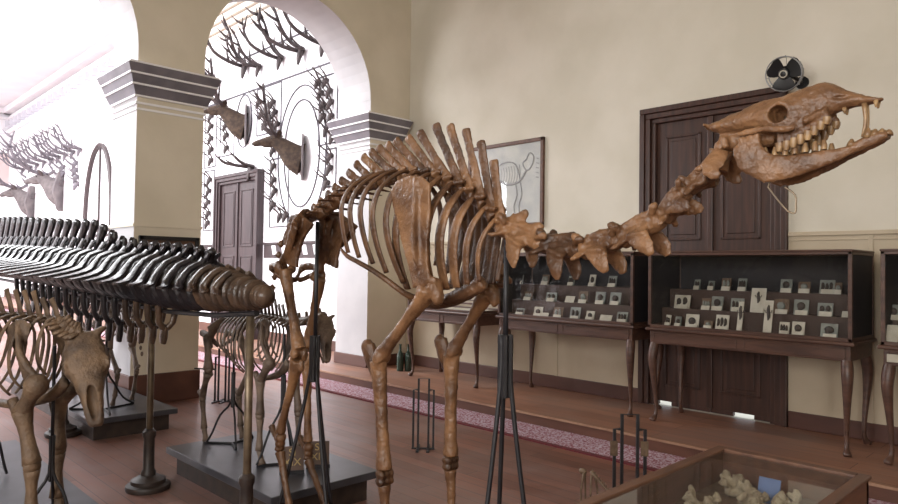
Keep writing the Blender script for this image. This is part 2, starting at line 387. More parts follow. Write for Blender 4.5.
# ------------------------------------------------------------------ doors
def double_door(name, x, a, b, z0, z1, m, fr, notch=None, rows=(.10, .40, .46, .93)):
    """two panelled leaves in a moulded frame, set in a wall at x, facing -x"""
    fm = M()
    for k, (o, d) in enumerate(((0, .05), (fr*.35, .03), (fr*.7, .0))):
        o2 = fr*(.35, .7, 1.0)[k]
        fm.box((x-d, a+o, z0), (x+.12, a+o2, z1-o2)).box((x-d, b-o2, z0), (x+.12, b-o, z1-o2)).box((x-d, a+o, z1-o2), (x+.12, b-o, z1-o))
    f = struct(name, fm, m, bev=.008)
    mid = (a+b)/2
    for s, (p, q) in enumerate(((a+fr, mid-.004), (mid+.004, b-fr))):
        lf = M(); t = z1-fr
        if notch:
            na, nb = notch[s]
            lf.box((x+.05, p, z0+.045), (x+.10, q, t)).box((x+.05, p, z0+.004), (x+.10, na, z0+.046)).box((x+.05, nb, z0+.004), (x+.10, q, z0+.046))
        else: lf.box((x+.05, p, z0+.006), (x+.10, q, t))
        L_ = obj('door_leaf', lf, m, f, bev=.004); wd = q-p; H = t-z0
        for r in ((.07, .34), (.40, .52), (.58, .95)):
            pa, pb, za, zb = p+wd*.17, q-wd*.17, z0+H*r[0], z0+H*r[1]
            pm = M()
            pm.box((x+.035, pa, za), (x+.05, pa+.025, zb)).box((x+.035, pb-.025, za), (x+.05, pb, zb)).box((x+.035, pa, za), (x+.05, pb, za+.025)).box((x+.035, pa, zb-.025), (x+.05, pb, zb))
            pm.box((x+.04, pa+.06, za+.06), (x+.052, pb-.06, zb-.06))
            obj('panel', pm, m, L_, bev=.006)
    obj('cover_strip', M().box((x+.02, mid-.03, z0+.05), (x+.05, mid+.03, z1-fr)), m, f, bev=.008)
    return f
double_door('door_1', WA, D0, D1, PL, DT, MT['wood'], .17, notch=((at(752, 424, U=WA).y, at(731, 421, U=WA).y), (at(669, 409, U=WA).y, at(656, 407, U=WA).y)))
double_door('door_2', WA-.105, 12.22, 14.15, PL, 3.52, MT['doorp'], .2)
# tall arched opening further along and its neighbour's jamb
w = M(); A0, A1 = 20.9, 23.3
pts = [(WA-.04, A1, PL), (WA-.04, A1, 3.0)]+[(WA-.04, (A0+A1)/2+(A1-A0)/2*math.cos(t), 3.0+2.2*math.sin(t)) for t in [math.pi*i/16 for i in range(1, 16)]]+[(WA-.04, A0, 3.0), (WA-.04, A0, PL)]
w.tube(pts, (.1, .05) if False else .08, n=6, up=(1, 0, 0))
w.box((WA-.05, 22.05, PL), (WA-.02, 22.13, 5.1)).box((WA-.05, A0, 2.4), (WA-.02, A1, 2.48))
struct('door_3', w, MT['doorp'])
struct('door_4', M().box((WA-.12, 18.9, PL), (WA, 19.15, 5.0)).box((WA-.12, 18.9, 4.85), (WA, 20.3, 5.0)).box((WA-.12, 20.1, PL), (WA, 20.3, 5.0)), MT['doorp'])
# painted oval outlines and frames on the far wall
def oval(c, ry, rz, r): return M().torus((WA-.004, c[0], c[1]), (1, 0, 0), 1, r, 48, 4)
def oval_line(mb, cy, cz, ry, rz, r=.02):
    n = 56
    pts = [(WA-.003, cy+ry*math.cos(2*math.pi*i/n), cz+rz*math.sin(2*math.pi*i/n)) for i in range(n+1)]
    mb.tube(pts, r, 4, up=(1, 0, 0))
w = M(); oval_line(w, 10.87, 3.69, .60, 1.0); oval_line(w, 10.87, 3.66, .82, 1.3); oval_line(w, 13.1, 4.62, .33, .55)
def frame_line(mb, px):
    (xa, ya), (xb, yb) = px
    p, q = at(xa, ya, U=WA), at(xb, yb, U=WA)
    for a, b, c, d in ((p.y, q.y, p.z, p.z), (p.y, q.y, q.z, q.z), (p.y, p.y, p.z, q.z), (q.y, q.y, p.z, q.z)):
        mb.tube([(WA-.003, a, c), (WA-.003, b, d)], .017, 4)
for px in (((206, 108), (216, 166)), ((205, 172), (213.5, 230)), ((221, 118), (234, 154)), ((271, 160), (288, 226)), ((320, 78), (337, 142)), ((326, 150), (336, 186)), ((258, 90), (281, 130))): frame_line(w, px)
struct('trim_20', w, MT['line'])
# ================================================================== FURNITURE
def cabriole(mb, x, y, z0, z1, dx, dy, s=1):
    h = z1-z0
    mb.tube([(x, y, z1), (x+dx*.014, y+dy*.014, z0+h*.92), (x+dx*.028, y+dy*.028, z0+h*.78), (x+dx*.006, y+dy*.006, z0+h*.5), (x-dx*.02, y-dy*.02, z0+h*.2), (x-dx*.012, y-dy*.012, z0+h*.08), (x+dx*.02, y+dy*.02, z0+.014), (x+dx*.03, y+dy*.03, z0)],
            [.042*s, .046*s, .042*s, .027*s, .018*s, .019*s, .032*s, .026*s], 8, k=3)
def show_case(label, ya, yb, legs_dx, low=False, tagp=False):
    """table with cabriole legs and a tall glass-fronted case on it; front at x = 6.05"""
    xf, xb = 6.05, 6.70
    c = thing('display_cabinet', label, 'display cabinet', (6.35, (ya+yb)/2, PL), None if low else 'glass display cabinets along the wall')
    w = yb-ya
    for x in (xf+.05, xb-.06):
        for y, dy in ((ya+.05, -1), (yb-.05, 1)):
            obj('leg', (lambda mb: (cabriole(mb, x, y, PL, .88, -1 if x < 6.3 else 1, dy*.4), mb)[1])(M()), MT['wood2'], c, smooth=50)
    tb = M().box((xf+.015, ya+.015, .875), (xb, yb-.015, 1.0))
    ap = obj('table_frame', tb, MT['wood2'], c, bev=.006)
    for a, b in ((ya+.05, (ya+yb)/2-.03), ((ya+yb)/2+.03, yb-.05)):
        dr = M().box((xf+.008, a, .893), (xf+.016, b, .905)).box((xf+.008, a, .972), (xf+.016, b, .984)).box((xf+.008, a, .893), (xf+.016, a+.012, .984)).box((xf+.008, b-.012, .893), (xf+.016, b, .984))
        obj('drawer_front', dr, MT['wood2'], c, bev=.003)
    obj('table_top', M().box((xf-.02, ya-.02, 1.0), (xb+.01, yb+.02, 1.03)), MT['wood2'], c, bev=.01)
    z0, z1 = 1.03, (1.16 if low else 1.755)
    f = M(); t = .03
    for y in (ya, yb-t):
        f.box((xf, y, z0), (xf+t, y+t, z1)).box((xb-t, y, z0), (xb, y+t, z1))
        f.box((xf, y, z0), (xb, y+t, z0+.03)).box((xf, y, z1-.025), (xb, y+t, z1))
    for x in (xf, xb-t): f.box((x, ya, z0), (x+t, yb, z0+.03)).box((x, ya, z1-.025), (x+t, yb, z1))
    obj('case_frame', f, MT['wood2'], c, bev=.004)
    if low:
        obj('glass_top', M().box((xf+.02, ya+.02, z1-.015), (xb-.02, yb-.02, z1-.009)), MT['glass'], c)
        obj('case_lining', M().box((xf+.03, ya+.03, z0), (xb-.03, yb-.03, z0+.01)), MT['paper'], c)
        return c
    obj('top_board', M().box((xf-.006, ya-.006, z1), (xb, yb+.006, z1+.018)), MT['wood2'], c, bev=.005)
    obj('back_board', M().box((xb-.028, ya+.02, z0), (xb-.012, yb-.02, z1)), MT['caseint'], c)
    for y in (ya+.008, yb-.018): obj('side_panel', M().box((xf+.03, y, z0+.02), (xb-.03, y+.010, z1-.02)), MT['caseint'], c)
    obj('glass_front', M().box((xf+.012, ya+.025, z0+.025), (xf+.017, yb-.025, z1-.02)), MT['glass'], c)
    # three stepped shelves
    for x, z in TIERS[1:]: obj('stepped_shelf', M().box((x-.02, ya+.03, z-.02), (xb-.03, yb-.03, z)).box((x-.02, ya+.03, z0), (x-.005, yb-.03, z-.02)), MT['shelf'], c)
    obj('floor_board', M().box((xf+.03, ya+.03, z0), (xb-.03, yb-.03, z0+.012)), MT['shelf'], c)
    return c
TIERS = ((6.14, 1.042), (6.30, 1.215), (6.46, 1.40))
show_case('dark wooden glass-fronted cabinet on curved legs standing before the brown double door', 1.57, 3.345, 0)
show_case('dark wooden glass-fronted cabinet on curved legs below the framed drawing, behind the big neck', 3.51, 5.30, 0)
show_case('dark wooden glass-fronted cabinet with white paper label, cut by the picture edge', -.25, 1.375, 0)
show_case('low flat glass-topped table case behind the large skeleton\'s forelegs, pale top edge', 5.62, 6.92, 0, low=True)
pl = obj('paper_label', M().box((6.055, 1.16, .905), (6.062, 1.335, .965)), MT['paper'])
tag(pl, 'blank white paper label stuck on drawer of the last cabinet beside picture edge', 'label')
def specimen(tier, y, kind, w, h, label, group, lab=True):
    x, z = TIERS[tier]
    t = thing('specimen_mount', label, 'specimen', (x, y, z), group)
    if kind == 'label':
        obj('card', M().obox((x, y, z+h/2), (.004, 0, .0), (0, w/2, 0), (h*.25, 0, h/2)), MT['paper'], t); return
    bm = {'pale': MT['jarg'], 'white': MT['paper'], 'mid': MT['mid']}[kind]
    ln = h*.12
    obj('board', M().obox((x+.03, y, z+h/2), (.005, 0, 0), (0, w/2, 0), (ln, 0, h/2)), bm, t)
    sp = M(); n = random.randint(1, 3); r = random.Random(int(y*1000)+tier)
    if h > .2:     # long lizard-like body
        sp.tube([(x+.02, y, z+h*.12), (x+.026, y+.006, z+h*.3), (x+.032, y-.004, z+h*.5), (x+.038, y+.004, z+h*.72), (x+.042, y, z+h*.86)], [.003, .007, .016, .014, .006], 8, k=3)
        for zz, s in ((.42, 1), (.42, -1), (.66, 1), (.66, -1)): sp.tube([(x+.03, y, z+h*zz), (x+.03, y+s*.022, z+h*(zz-.03)), (x+.03, y+s*.03, z+h*(zz+.05))], .004, 6)
    else:
        for k in range(n):
            yy = y+(k-(n-1)/2)*w*.8/n
            sp.ell((x+.022, yy, z+h*(.5+.1*r.random())), (.012, w*.26/n+.004, h*.27), 8)
            sp.ell((x+.022, yy+w*.06, z+h*(.3+.1*r.random())), (.01, w*.16/n+.004, h*.14), 8)
    obj('mounted_specimen', sp, MT['dark'] if kind != 'mid' else MT['jarg'], t, smooth=180)
    if lab:
        obj('label_card', M().obox((x-.015, y-w*.1, z+.02), (.003, 0, 0), (0, min(w*.45, .05), 0), (.008, 0, .02)), MT['paper'], t)
ORD = ('first', 'second', 'third', 'fourth', 'fifth', 'sixth', 'seventh', 'eighth', 'ninth', 'tenth', 'eleventh', 'twelfth')
TN = ('bottom', 'middle', 'top')
def fill(where, rows, group):
    for tier, items in rows.items():
        for i, (px, kind, w, h) in enumerate(items):
            x, z = TIERS[tier]
            p = at(px, 300, U=x+.02); y = p.y
            what = {'label': 'blank white card', 'pale': 'grey specimen board', 'white': 'white specimen card', 'mid': 'brown specimen board'}[kind]
            if h > .2: what = 'tall '+what
            specimen(tier, y, kind, w, h, '%s, %s along %s shelf of %s' % (what, ORD[i], TN[tier], where), group)
fill('cabinet before the brown door', {
    2: [(697, 'pale', .06, .1), (711, 'pale', .06, .09), (726, 'mid', .09, .12), (742, 'pale', .08, .12), (786, 'pale', .1, .12), (804, 'mid', .1, .1), (827, 'pale', .12, .12), (838, 'mid', .06, .1)],
    1: [(682, 'white', .16, .13), (706, 'mid', .09, .11), (717, 'pale', .11, .13), (737, 'pale', .12, .12), (758, 'white', .13, .22), (781, 'mid', .13, .13), (801, 'pale', .12, .13), (825, 'pale', .12, .11), (846, 'label', .05, .05)],
    0: [(668, 'white', .05, .11), (678, 'pale', .06, .1), (692, 'white', .13, .13), (708, 'mid', .08, .08), (722, 'white', .12, .14), (740, 'white', .045, .27), (768, 'white', .07, .29), (784, 'white', .08, .11), (798, 'white', .1, .12), (829, 'pale', .13, .12)]}, 'mounted specimens in the cabinet before the brown door')
fill('cabinet below the framed drawing', {
    2: [(520, 'pale', .08, .11), (545, 'mid', .1, .12), (571, 'pale', .08, .11), (592, 'white', .08, .13), (612, 'pale', .1, .12)],
    1: [(528, 'mid', .12, .1), (551, 'pale', .15, .1), (571, 'label', .12, .07), (583, 'mid', .12, .13), (600, 'pale', .12, .13), (615, 'pale', .13, .13)],
    0: [(520, 'pale', .12, .08), (538, 'white', .12, .11), (546, 'label', .1, .05), (558, 'mid', .13, .12), (575, 'pale', .13, .13), (590, 'white', .1, .1), (607, 'label', .14, .07), (622, 'pale', .12, .11)]}, 'mounted specimens in the cabinet below the drawing')
fill('last cabinet by the picture edge', {0: [(893, 'label', .08, .14)], 1: [(893, 'pale', .1, .12)]}, 'mounted specimens in the last cabinet')
# ------------------------------------------------------------------ framed drawing
fr = M(); a, b, z0, z1, x = 5.215, 6.53, 2.13, 3.262, WA-.04
for p in (((x, a, z0), (WA, a+.05, z1)), ((x, b-.05, z0), (WA, b, z1)), ((x, a, z0), (WA, b, z0+.05)), ((x, a, z1-.05), (WA, b, z1))): fr.box(*p)
pic = thing('framed_drawing', 'framed faded grey drawing of an animal hung on cream wall beside brown door', 'picture', (WA, 5.87, 2.13))
obj('frame', fr, MT['wood3'], pic, bev=.008)
sheet = obj('sheet', M().box((WA-.02, a+.045, z0+.045), (WA-.012, b-.045, z1-.045)), MT['print_'], pic)
ink = M()
def stroke(pts, r=.008): ink.tube([(WA-.021, y, z) for y, z in pts], [(r, .002)]*len(pts) if False else r*.5, 5, k=3)
stroke([(5.5, 3.0), (5.45, 3.08), (5.38, 3.02), (5.42, 2.9), (5.5, 2.86), (5.56, 2.95), (5.5, 3.0)], .02)
stroke([(5.5, 2.86), (5.62, 2.72), (5.82, 2.7), (6.02, 2.78), (6.2, 2.7)], .03)
stroke([(6.0, 2.95), (5.85, 3.0), (5.68, 2.95), (5.6, 2.75)], .02)
stroke([(6.0, 2.95), (6.15, 2.85), (6.2, 2.6)], .02)
for y in (5.6, 5.68, 6.05, 6.15): stroke([(y, 2.72), (y-.03, 2.55), (y+.02, 2.4), (y-.02, 2.24)], .018)
for k in range(9): stroke([(5.62+.045*k, 2.95-.004*k), (5.6+.045*k, 2.82), (5.63+.045*k, 2.7)], .008)
for k in range(5): stroke([(5.34, 3.0-.06*k), (5.3, 2.99-.06*k)], .012)
obj('drawing', ink, MT['ink'], sheet, smooth=180)
obj('picture_glass', M().box((WA-.032, a+.045, z0+.045), (WA-.029, b-.045, z1-.045)), MT['glass'], pic)
# painting on the pier
x0, x1, z0, z1, y = 2.83, 3.52, 1.42, 1.9, AV
pp = thing('oil_painting', 'dark brown landscape painting in black frame fixed low on square pier', 'picture', (3.17, y, z0))
fr = M()
for p in (((x0, y-.04, z0), (x0+.045, y, z1)), ((x1-.045, y-.04, z0), (x1, y, z1)), ((x0, y-.04, z0), (x1, y, z0+.045)), ((x0, y-.04, z1-.045), (x1, y, z1))): fr.box(*p)
obj('frame', fr, MT['black'], pp, bev=.006); obj('canvas', M().box((x0+.04, y-.02, z0+.04), (x1-.04, y-.01, z1-.04)), MT['land'], pp)
# pale panel on the end wall of the far hall
q = at(2, 168, V=33.96)
ep = thing('wall_panel', 'pale framed panel on end wall of bright hall, at picture edge', 'picture', (q.x, 33.97, q.z-.6))
obj('frame', M().box((q.x-.7, 33.93, q.z-.75), (q.x+.35, 34, q.z+.65)), MT['plaque'], ep); obj('sheet', M().box((q.x-.65, 33.92, q.z-.7), (q.x+.3, 33.93, q.z+.6)), MT['red'], ep)
# ------------------------------------------------------------------ wall fan
fc = at(783.5, 74, U=6.48); ax = Ve((-.86, -.05, -.25)).normalized()
fan = thing('wall_fan', 'black round wall fan with pale ring hub mounted above brown door', 'fan', (WA, fc.y, fc.z))
e1 = ax.orthogonal().normalized(); e2 = ax.cross(e1)
cg = M().torus(fc, ax, .155, .006, 28, 6).torus(fc-ax*.07, ax, .15, .005, 28, 6)
for k in range(14):
    a = 2*math.pi*k/14; d = e1*math.cos(a)+e2*math.sin(a)
    cg.tube([fc+d*.155, fc-ax*.035+d*.165, fc-ax*.07+d*.15, fc-ax*.1+d*.05], .0025, 5)
obj('cage', cg, MT['steel'], fan, smooth=180)
bl = M()
for k in range(3):
    a = 2*math.pi*k/3+.9; d = e1*math.cos(a)+e2*math.sin(a); t = ax.cross(d)
    bl.tube([fc-ax*.03+d*.02, fc-ax*.03+d*.07+t*.02, fc-ax*.03+d*.12+t*.035, fc-ax*.03+d*.142+t*.04], [(.04, .006), (.085, .005), (.10, .005), (.06, .004)], 10, up=ax+t*.3, k=2)
obj('blades', bl, MT['black'], fan, smooth=60)
hb = fc+Ve((0, 0, 0))
obj('motor', M().lathe(fc-ax*.2, [(.01, 0), (.06, .01), (.07, .06), (.07, .13), (.04, .16)], 16, ax), MT['black'], fan, smooth=40)
hub = obj('hub', M().lathe(fc-ax*.04, [(.045, 0), (.05, .03), (.042, .05), (.02, .056)], 18, ax), MT['black'], fan, smooth=40)
obj('hub_ring', M().torus(fc+ax*.012, ax, .03, .007, 20, 6), MT['paper'], hub, smooth=180)
obj('bracket', M().tube([fc-ax*.18, (WA-.1, fc.y-.05, fc.z-.02), (WA, fc.y-.05, fc.z-.02)], .02, 8, k=3).lathe((WA-.02, fc.y-.05, fc.z-.02), [(.06, 0), (.06, .02)], 14, (1, 0, 0)), MT['black'], fan, smooth=50)
# ------------------------------------------------------------------ hoop barriers
def hoop(label, x, y, ang, cards=False, h=.61, s=1):
    t = thing('hoop_barrier', label, 'barrier stand', (0, 0, 0), 'black iron hoop barriers')
    r = .012*s
    def bar(a, b, w=r): return M().tube([a, b], w, 4, sq=.4)
    fm = M(); w1, w2 = .045*s, .088*s
    fm.tube([(-w1, 0, 0), (-w1, 0, h), (w1, 0, h), (w1, 0, 0)], r, 4, up=(0, 1, 0))
    obj('tall_hoop', fm, MT['iron'], t)
    for q in (-1, 1): obj('side_hoop', M().tube([(q*w1, 0, h*.84), (q*w2, 0, h*.84), (q*w2, 0, 0)], r, 4, up=(0, 1, 0)), MT['iron'], t)
    obj('foot_bar', M().box((-w2-.012, -.012, 0), (w2+.012, .012, .012)).box((-w1-.012, -.12, 0), (-w1+.012, .12, .012)).box((w1-.012, -.12, 0), (w1+.012, .12, .012)), MT['iron'], t)
    if cards:
        for q in (-1, 1): obj('small_plate', M().box((q*w2-.03, -.012, h*.56), (q*w2+.02, -.006, h*.72)), MT['mid'], t)
    t.location = (x, y, 0); t.rotation_euler = (0, 0, ang)
    return t
p = at(423, 449, Z=0); hoop('black iron hoop barrier on bare boards between the large skeleton\'s forelegs', p.x, p.y, -.8)
hoop('black iron hoop barrier with two small plates rising behind the glass-topped case', 4.04, 2.36, -.8, True, h=.62, s=1.15)
q = hoop('black iron hoop barrier on floor beside the square pier', 3.66, 7.42, -1.0)
obj('reaching_bar', M().box((-.36, -.008, .36), (-.08, .008, .375)), MT['iron'], None)
b = bpy.data.objects['reaching_bar']; b.parent = q
# ------------------------------------------------------------------ foreground glass-topped case
gx0, gx1, gy0, gy1, gz = 1.25, 2.93, .705, 1.275, .80
gc = thing('glass_topped_showcase', 'wooden table showcase with glass top full of pale coral, in front corner', 'showcase', ((gx0+gx1)/2, .99, 0))
bx = M(); t = .03
for p in (((gx0, gy0, .5), (gx1, gy0+t, gz)), ((gx0, gy1-t, .5), (gx1, gy1, gz)), ((gx0, gy0, .5), (gx0+t, gy1, gz)), ((gx1-t, gy0, .5), (gx1, gy1, gz)), ((gx0, gy0, .48), (gx1, gy1, .5))): bx.box(*p)
obj('box', bx, MT['wood3'], gc, bev=.003)
rim = M()
for p in (((gx0-.008, gy0-.008, gz), (gx1+.008, gy0+.035, gz+.016)), ((gx0-.008, gy1-.035, gz), (gx1+.008, gy1+.008, gz+.016)), ((gx0-.008, gy0+.035, gz), (gx0+.035, gy1-.035, gz+.016)), ((gx1-.035, gy0+.035, gz), (gx1+.008, gy1-.035, gz+.016))): rim.box(*p)
obj('rim', rim, MT['wood3'], gc, bev=.004)
obj('glass_top', M().box((gx0+.03, gy0+.03, gz+.002), (gx1-.03, gy1-.03, gz+.008)), MT['glasst'], gc)
obj('lining', M().box((gx0+t, gy0+t, .5), (gx1-t, gy1-t, .685)), MT['mid'], gc)
for x in (gx0+.06, gx1-.06):
    for y in (gy0+.06, gy1-.06): obj('leg', M().tube([(x, y, .49), (x, y, .3), (x, y, 0)], [.04, .032, .024], 8), MT['wood3'], gc, smooth=40)
rc = random.Random(3)
spots = [(2.72, 1.12), (2.60, 1.02), (2.45, 1.13), (2.5, .92), (2.3, 1.05), (2.18, .92), (2.12, 1.12), (2.35, .84), (2.66, .88), (2.0, 1.0)]
cl = ['at its far corner', 'second from its far corner', 'against its back side, third along', 'near its middle, fifth along', 'in the middle, sixth along', 'near its front, eighth along', 'against its back side, seventh along', 'by its near long side', 'by the far short side', 'nearest its lower end']
for (x, y), c in zip(spots, cl):
    mb = M()
    for k in range(12):
        a = rc.random()*6.28; r = .03+.04*rc.random(); h = .03+.05*rc.random()
        mb.tube([(x, y, .695), (x+r*.6*math.cos(a), y+r*.6*math.sin(a), .69+h*.5), (x+r*math.cos(a), y+r*math.sin(a), .69+h)], [.011, .009, .011], 6, k=2)
        for _ in range(2): b = a+rc.uniform(-.9, .9); mb.tube([(x+r*.6*math.cos(a), y+r*.6*math.sin(a), .69+h*.5), (x+r*.6*math.cos(a)+.035*math.cos(b), y+r*.6*math.sin(a)+.035*math.sin(b), .69+h*.75)], [.009, .008], 6)
    mb.ell((x, y, .70), (.05, .045, .02), 8)
    o = obj('coral_piece', mb, MT['coral'], vox=.005, it=1, amp=.004)
    tag(o, 'branching pale coral lying in the glass-topped showcase, '+c, 'coral', 'coral in the glass-topped showcase')
o = obj('information_card', M().obox((2.72, .99, .735), (.0, .04, 0), (.014, 0, .045), (.003, 0, -.001)), MT['bluec']); tag(o, 'small blue card lying among coral in the glass-topped showcase', 'card')
# green bottles on the walkway by the wall
for px, l in ((400, 'dark green bottle standing on walkway by pilaster, nearer the pilaster'), (408, 'dark green bottle standing on walkway by pilaster, nearer the low table case')):
    q = at(px, 371, Z=PL); x, y = min(q.x, 6.6), q.y
    o = obj('glass_bottle', M().lathe((x, y, PL), [(.045, 0), (.05, .01), (.05, .2), (.045, .24), (.018, .29), (.016, .36), (.02, .365), (.02, .38)], 14), MT['bottle'], smooth=40)
    tag(o, l, 'bottle', 'green bottles by the wall')
# ================================================================== THE LARGE LONG-NECKED SKELETON (faces -y, sagittal plane x = UC)
UC = 2.25
A = lambda px, py, o=0: at(px, py, U=UC+o)
X1 = Ve((1, 0, 0))
def AS(px, py, lat, s):
    v = A(px, py, -lat); v.x = UC+s*lat; return v
cam_sk = thing('camel_skeleton', 'large brown camel skeleton with raised neck and open-jawed skull, standing mid-hall', 'animal skeleton', (UC, 2.6, 0))
B, BD = MT['bone'], MT['boned']
def P_(name, mb, m=None, vox=.008, it=3, cut=None): return obj(name, mb, m or B, cam_sk, vox=vox, it=it, cut=cut, amp=.0035 if vox else 0)
# skull ------------------------------------------------------------
def skull():
    mb = M()
    secs = [(707, 126, 130, .012), (714, 123, 132, .035), (722, 120.5, 134, .052), (732, 116, 134.5, .06), (742, 111.5, 134, .062), (752, 107, 133, .064), (764, 102, 134, .074), (776, 98.8, 138, .084), (787, 96.5, 142, .085), (797, 92.5, 141, .08), (806, 88, 137, .07), (816, 84, 131, .058), (825, 81.6, 122, .048), (832, 82.4, 116, .04), (842, 88.5, 111, .034), (852, 92, 107.5, .030), (862, 94.6, 105, .028), (872, 96.6, 103.5, .024), (880, 97.6, 102, .018), (885, 98, 100, .010)]
    rings = []
    for px, t, b, hw in secs:
        T, Bt = A(px, t), A(px, b); c = (T+Bt)/2; h = (T.z-Bt.z)/2; ring = []
        for j in range(16):
            a = 2*math.pi*(j+.5)/16; cx, cz = math.cos(a), math.sin(a)
            k = 1.0 if cz < 0 else (1-.28*cz)          # narrower on top
            ring.append(Ve((c.x+hw*k*math.copysign(abs(cx)**.8, cx), c.y, c.z+h*math.copysign(abs(cz)**.85, cz))))
        rings.append(ring)
    mb.loop(rings)
    cut = M()
    mb.tube([A(722, 143), A(735, 141), A(755, 140), (A(778, 139))], [(.032, .03), (.034, .035), (.03, .026), (.03, .02)], 10, k=2)
    for s in (-1, 1):
        o = AS(776.6, 113.6, .082, s)
        mb.torus(o-X1*s*.012, (1, 0, 0), .034, .0085, 22, 8)
        cut.ell(o-X1*s*.018, (.066, .0285, .0285), 16)
        mb.tube([AS(796, 127, .08, s), AS(782, 129, .094, s), AS(768, 129, .09, s), AS(752, 131, .075, s), AS(738, 135, .06, s)], [(.008, .012), (.008, .014), (.008, .012), (.008, .012), .012], 8, k=3)
        cut.ell(AS(845, 96, .035, s), (.014, .05, .007), 10)
        mb.tube([AS(803, 122, .076, s), AS(812, 117, .064, s), AS(824, 110, .05, s)], [.012, .01, .006], 8)
        for qx, qy, h in ut: mb.tube([AS(qx-2, qy-h-10, .066-.022*(qx-782)/46, s), AS(qx, qy-h+1, .064-.02*(qx-782)/46, s)], [.006, .0115], 7)
        mb.ell(A(722, 148)+X1*s*.022, (.02, .022, .022), 8)
        mb.tube([A(729, 140)+X1*s*.045, A(733, 150)+X1*s*.05], [.014, .009], 8)
    mb.tube([A(709, 126.5)+X1*-.045, A(708.5, 126.5), A(709, 126.5)+X1*.045], [(.007, .008)]*3, 8)
    cut.ell(A(872, 97.2), (.008, .05, .008), 8)
    return mb, cut
ut = [(780, 150.5, 7.5), (787, 149, 8), (794, 146.5, 8.5), (801, 143, 8.5), (808, 139, 8), (814.5, 134, 7.5), (821, 128.5, 7), (827, 123, 6)]
mb, cut = skull(); sk = P_('skull', mb, vox=.0045, it=3, cut=cut)
for s in (-1, 1):
    for px, py, h in ut:
        lat = .062-.018*(px-782)/46
        p = AS(px, py-h, lat, s); q = AS(px-.5, py+1.5, lat, s)
        mb = M().tube([p, (p+q)/2, q], [(.012, .0115), (.012, .0115), (.010, .007)], 8, up=(0, 1, 0), sq=.7).tube([p+Ve((0, .008, 0)), q+Ve((0, .007, .002))], [.008, .003], 6)
        obj('tooth', mb, MT['tooth'], sk, smooth=60)
    for pts in ([(844, 108), (845, 113.5)], [(876, 100), (876, 107)], [(864, 103), (865.5, 118), (864.5, 128), (862, 137)]):
        p = [AS(*c, .011, s) for c in pts]
        obj('tooth', M().tube(p, [.008]+[.0055]*(len(p)-2)+[.003], 7, k=2), MT['tooth'], sk, smooth=180)
# lower jaw ----------------------------------------------------------
mb = M()
jw = [(734, 149, 157, .074), (738, 143, 168, .074), (744, 138, 174, .074), (751, 133, 178, .073), (758, 137, 181.5, .072), (764, 147, 182.5, .07), (772, 154, 182.5, .066), (785, 155, 180.5, .058), (800, 153.5, 176, .05), (816, 151, 170, .042), (832, 148.5, 163.5, .034), (846, 146, 157.5, .026), (856, 142, 153, .02), (868, 134, 148.5, .016), (880, 132, 143, .014), (888, 131.5, 138, .010)]
for s in (-1, 1):
    rings = []
    for px, t, b, lat in jw:
        T, Bt = AS(px, t, lat, s), AS(px, b, lat, s); c = (T+Bt)/2; h = (T.z-Bt.z)/2; w = .011 if px < 855 else .014
        rings.append([Ve((c.x+w*math.cos(a), c.y, c.z+h*math.copysign(abs(math.sin(a))**.8, math.sin(a)))) for a in [2*math.pi*(j+.5)/10 for j in range(10)]])
    mb.loop(rings)
    mb.tube([AS(744, 145, .075, s), AS(742, 140, .07, s)], [.014, .012], 8).ell(AS(742, 140, .066, s), (.024, .014, .012), 8)
    mb.tube([AS(756, 140, .073, s), AS(758, 131, .073, s)], [(.007, .014), (.005, .006)], 8)
jaw = P_('lower_jaw', mb, vox=.005, it=2)
for s in (-1, 1):
    for px, py in ((765, 153), (775, 152.5), (785, 151.5), (795, 150), (805, 148.5), (815, 147), (824, 145.5)):
        lat = .06-.024*(px-765)/60; p = AS(px, py+4, lat, s); q = AS(px, py-5.5, lat, s)
        obj('tooth', M().tube([p, (p+q)/2, q], [(.011, .009), (.0105, .009), (.005, .005)], 8, up=(0, 1, 0)), MT['tooth'], jaw, smooth=60)
    for px, py, l, lat in ((850.5, 145, 6, .024), (867, 136, 8, .022), (874, 134, 5, .016), (881, 133, 4.5, .012), (888, 132.5, 3, .006)):
        p = AS(px, py+2, lat, s); q = AS(px+1.5, py-l, lat*.95, s)
        obj('tooth', M().tube([p, (p+q)/2, q], [.012, .010, .004], 7), MT['tooth'], jaw, smooth=180)
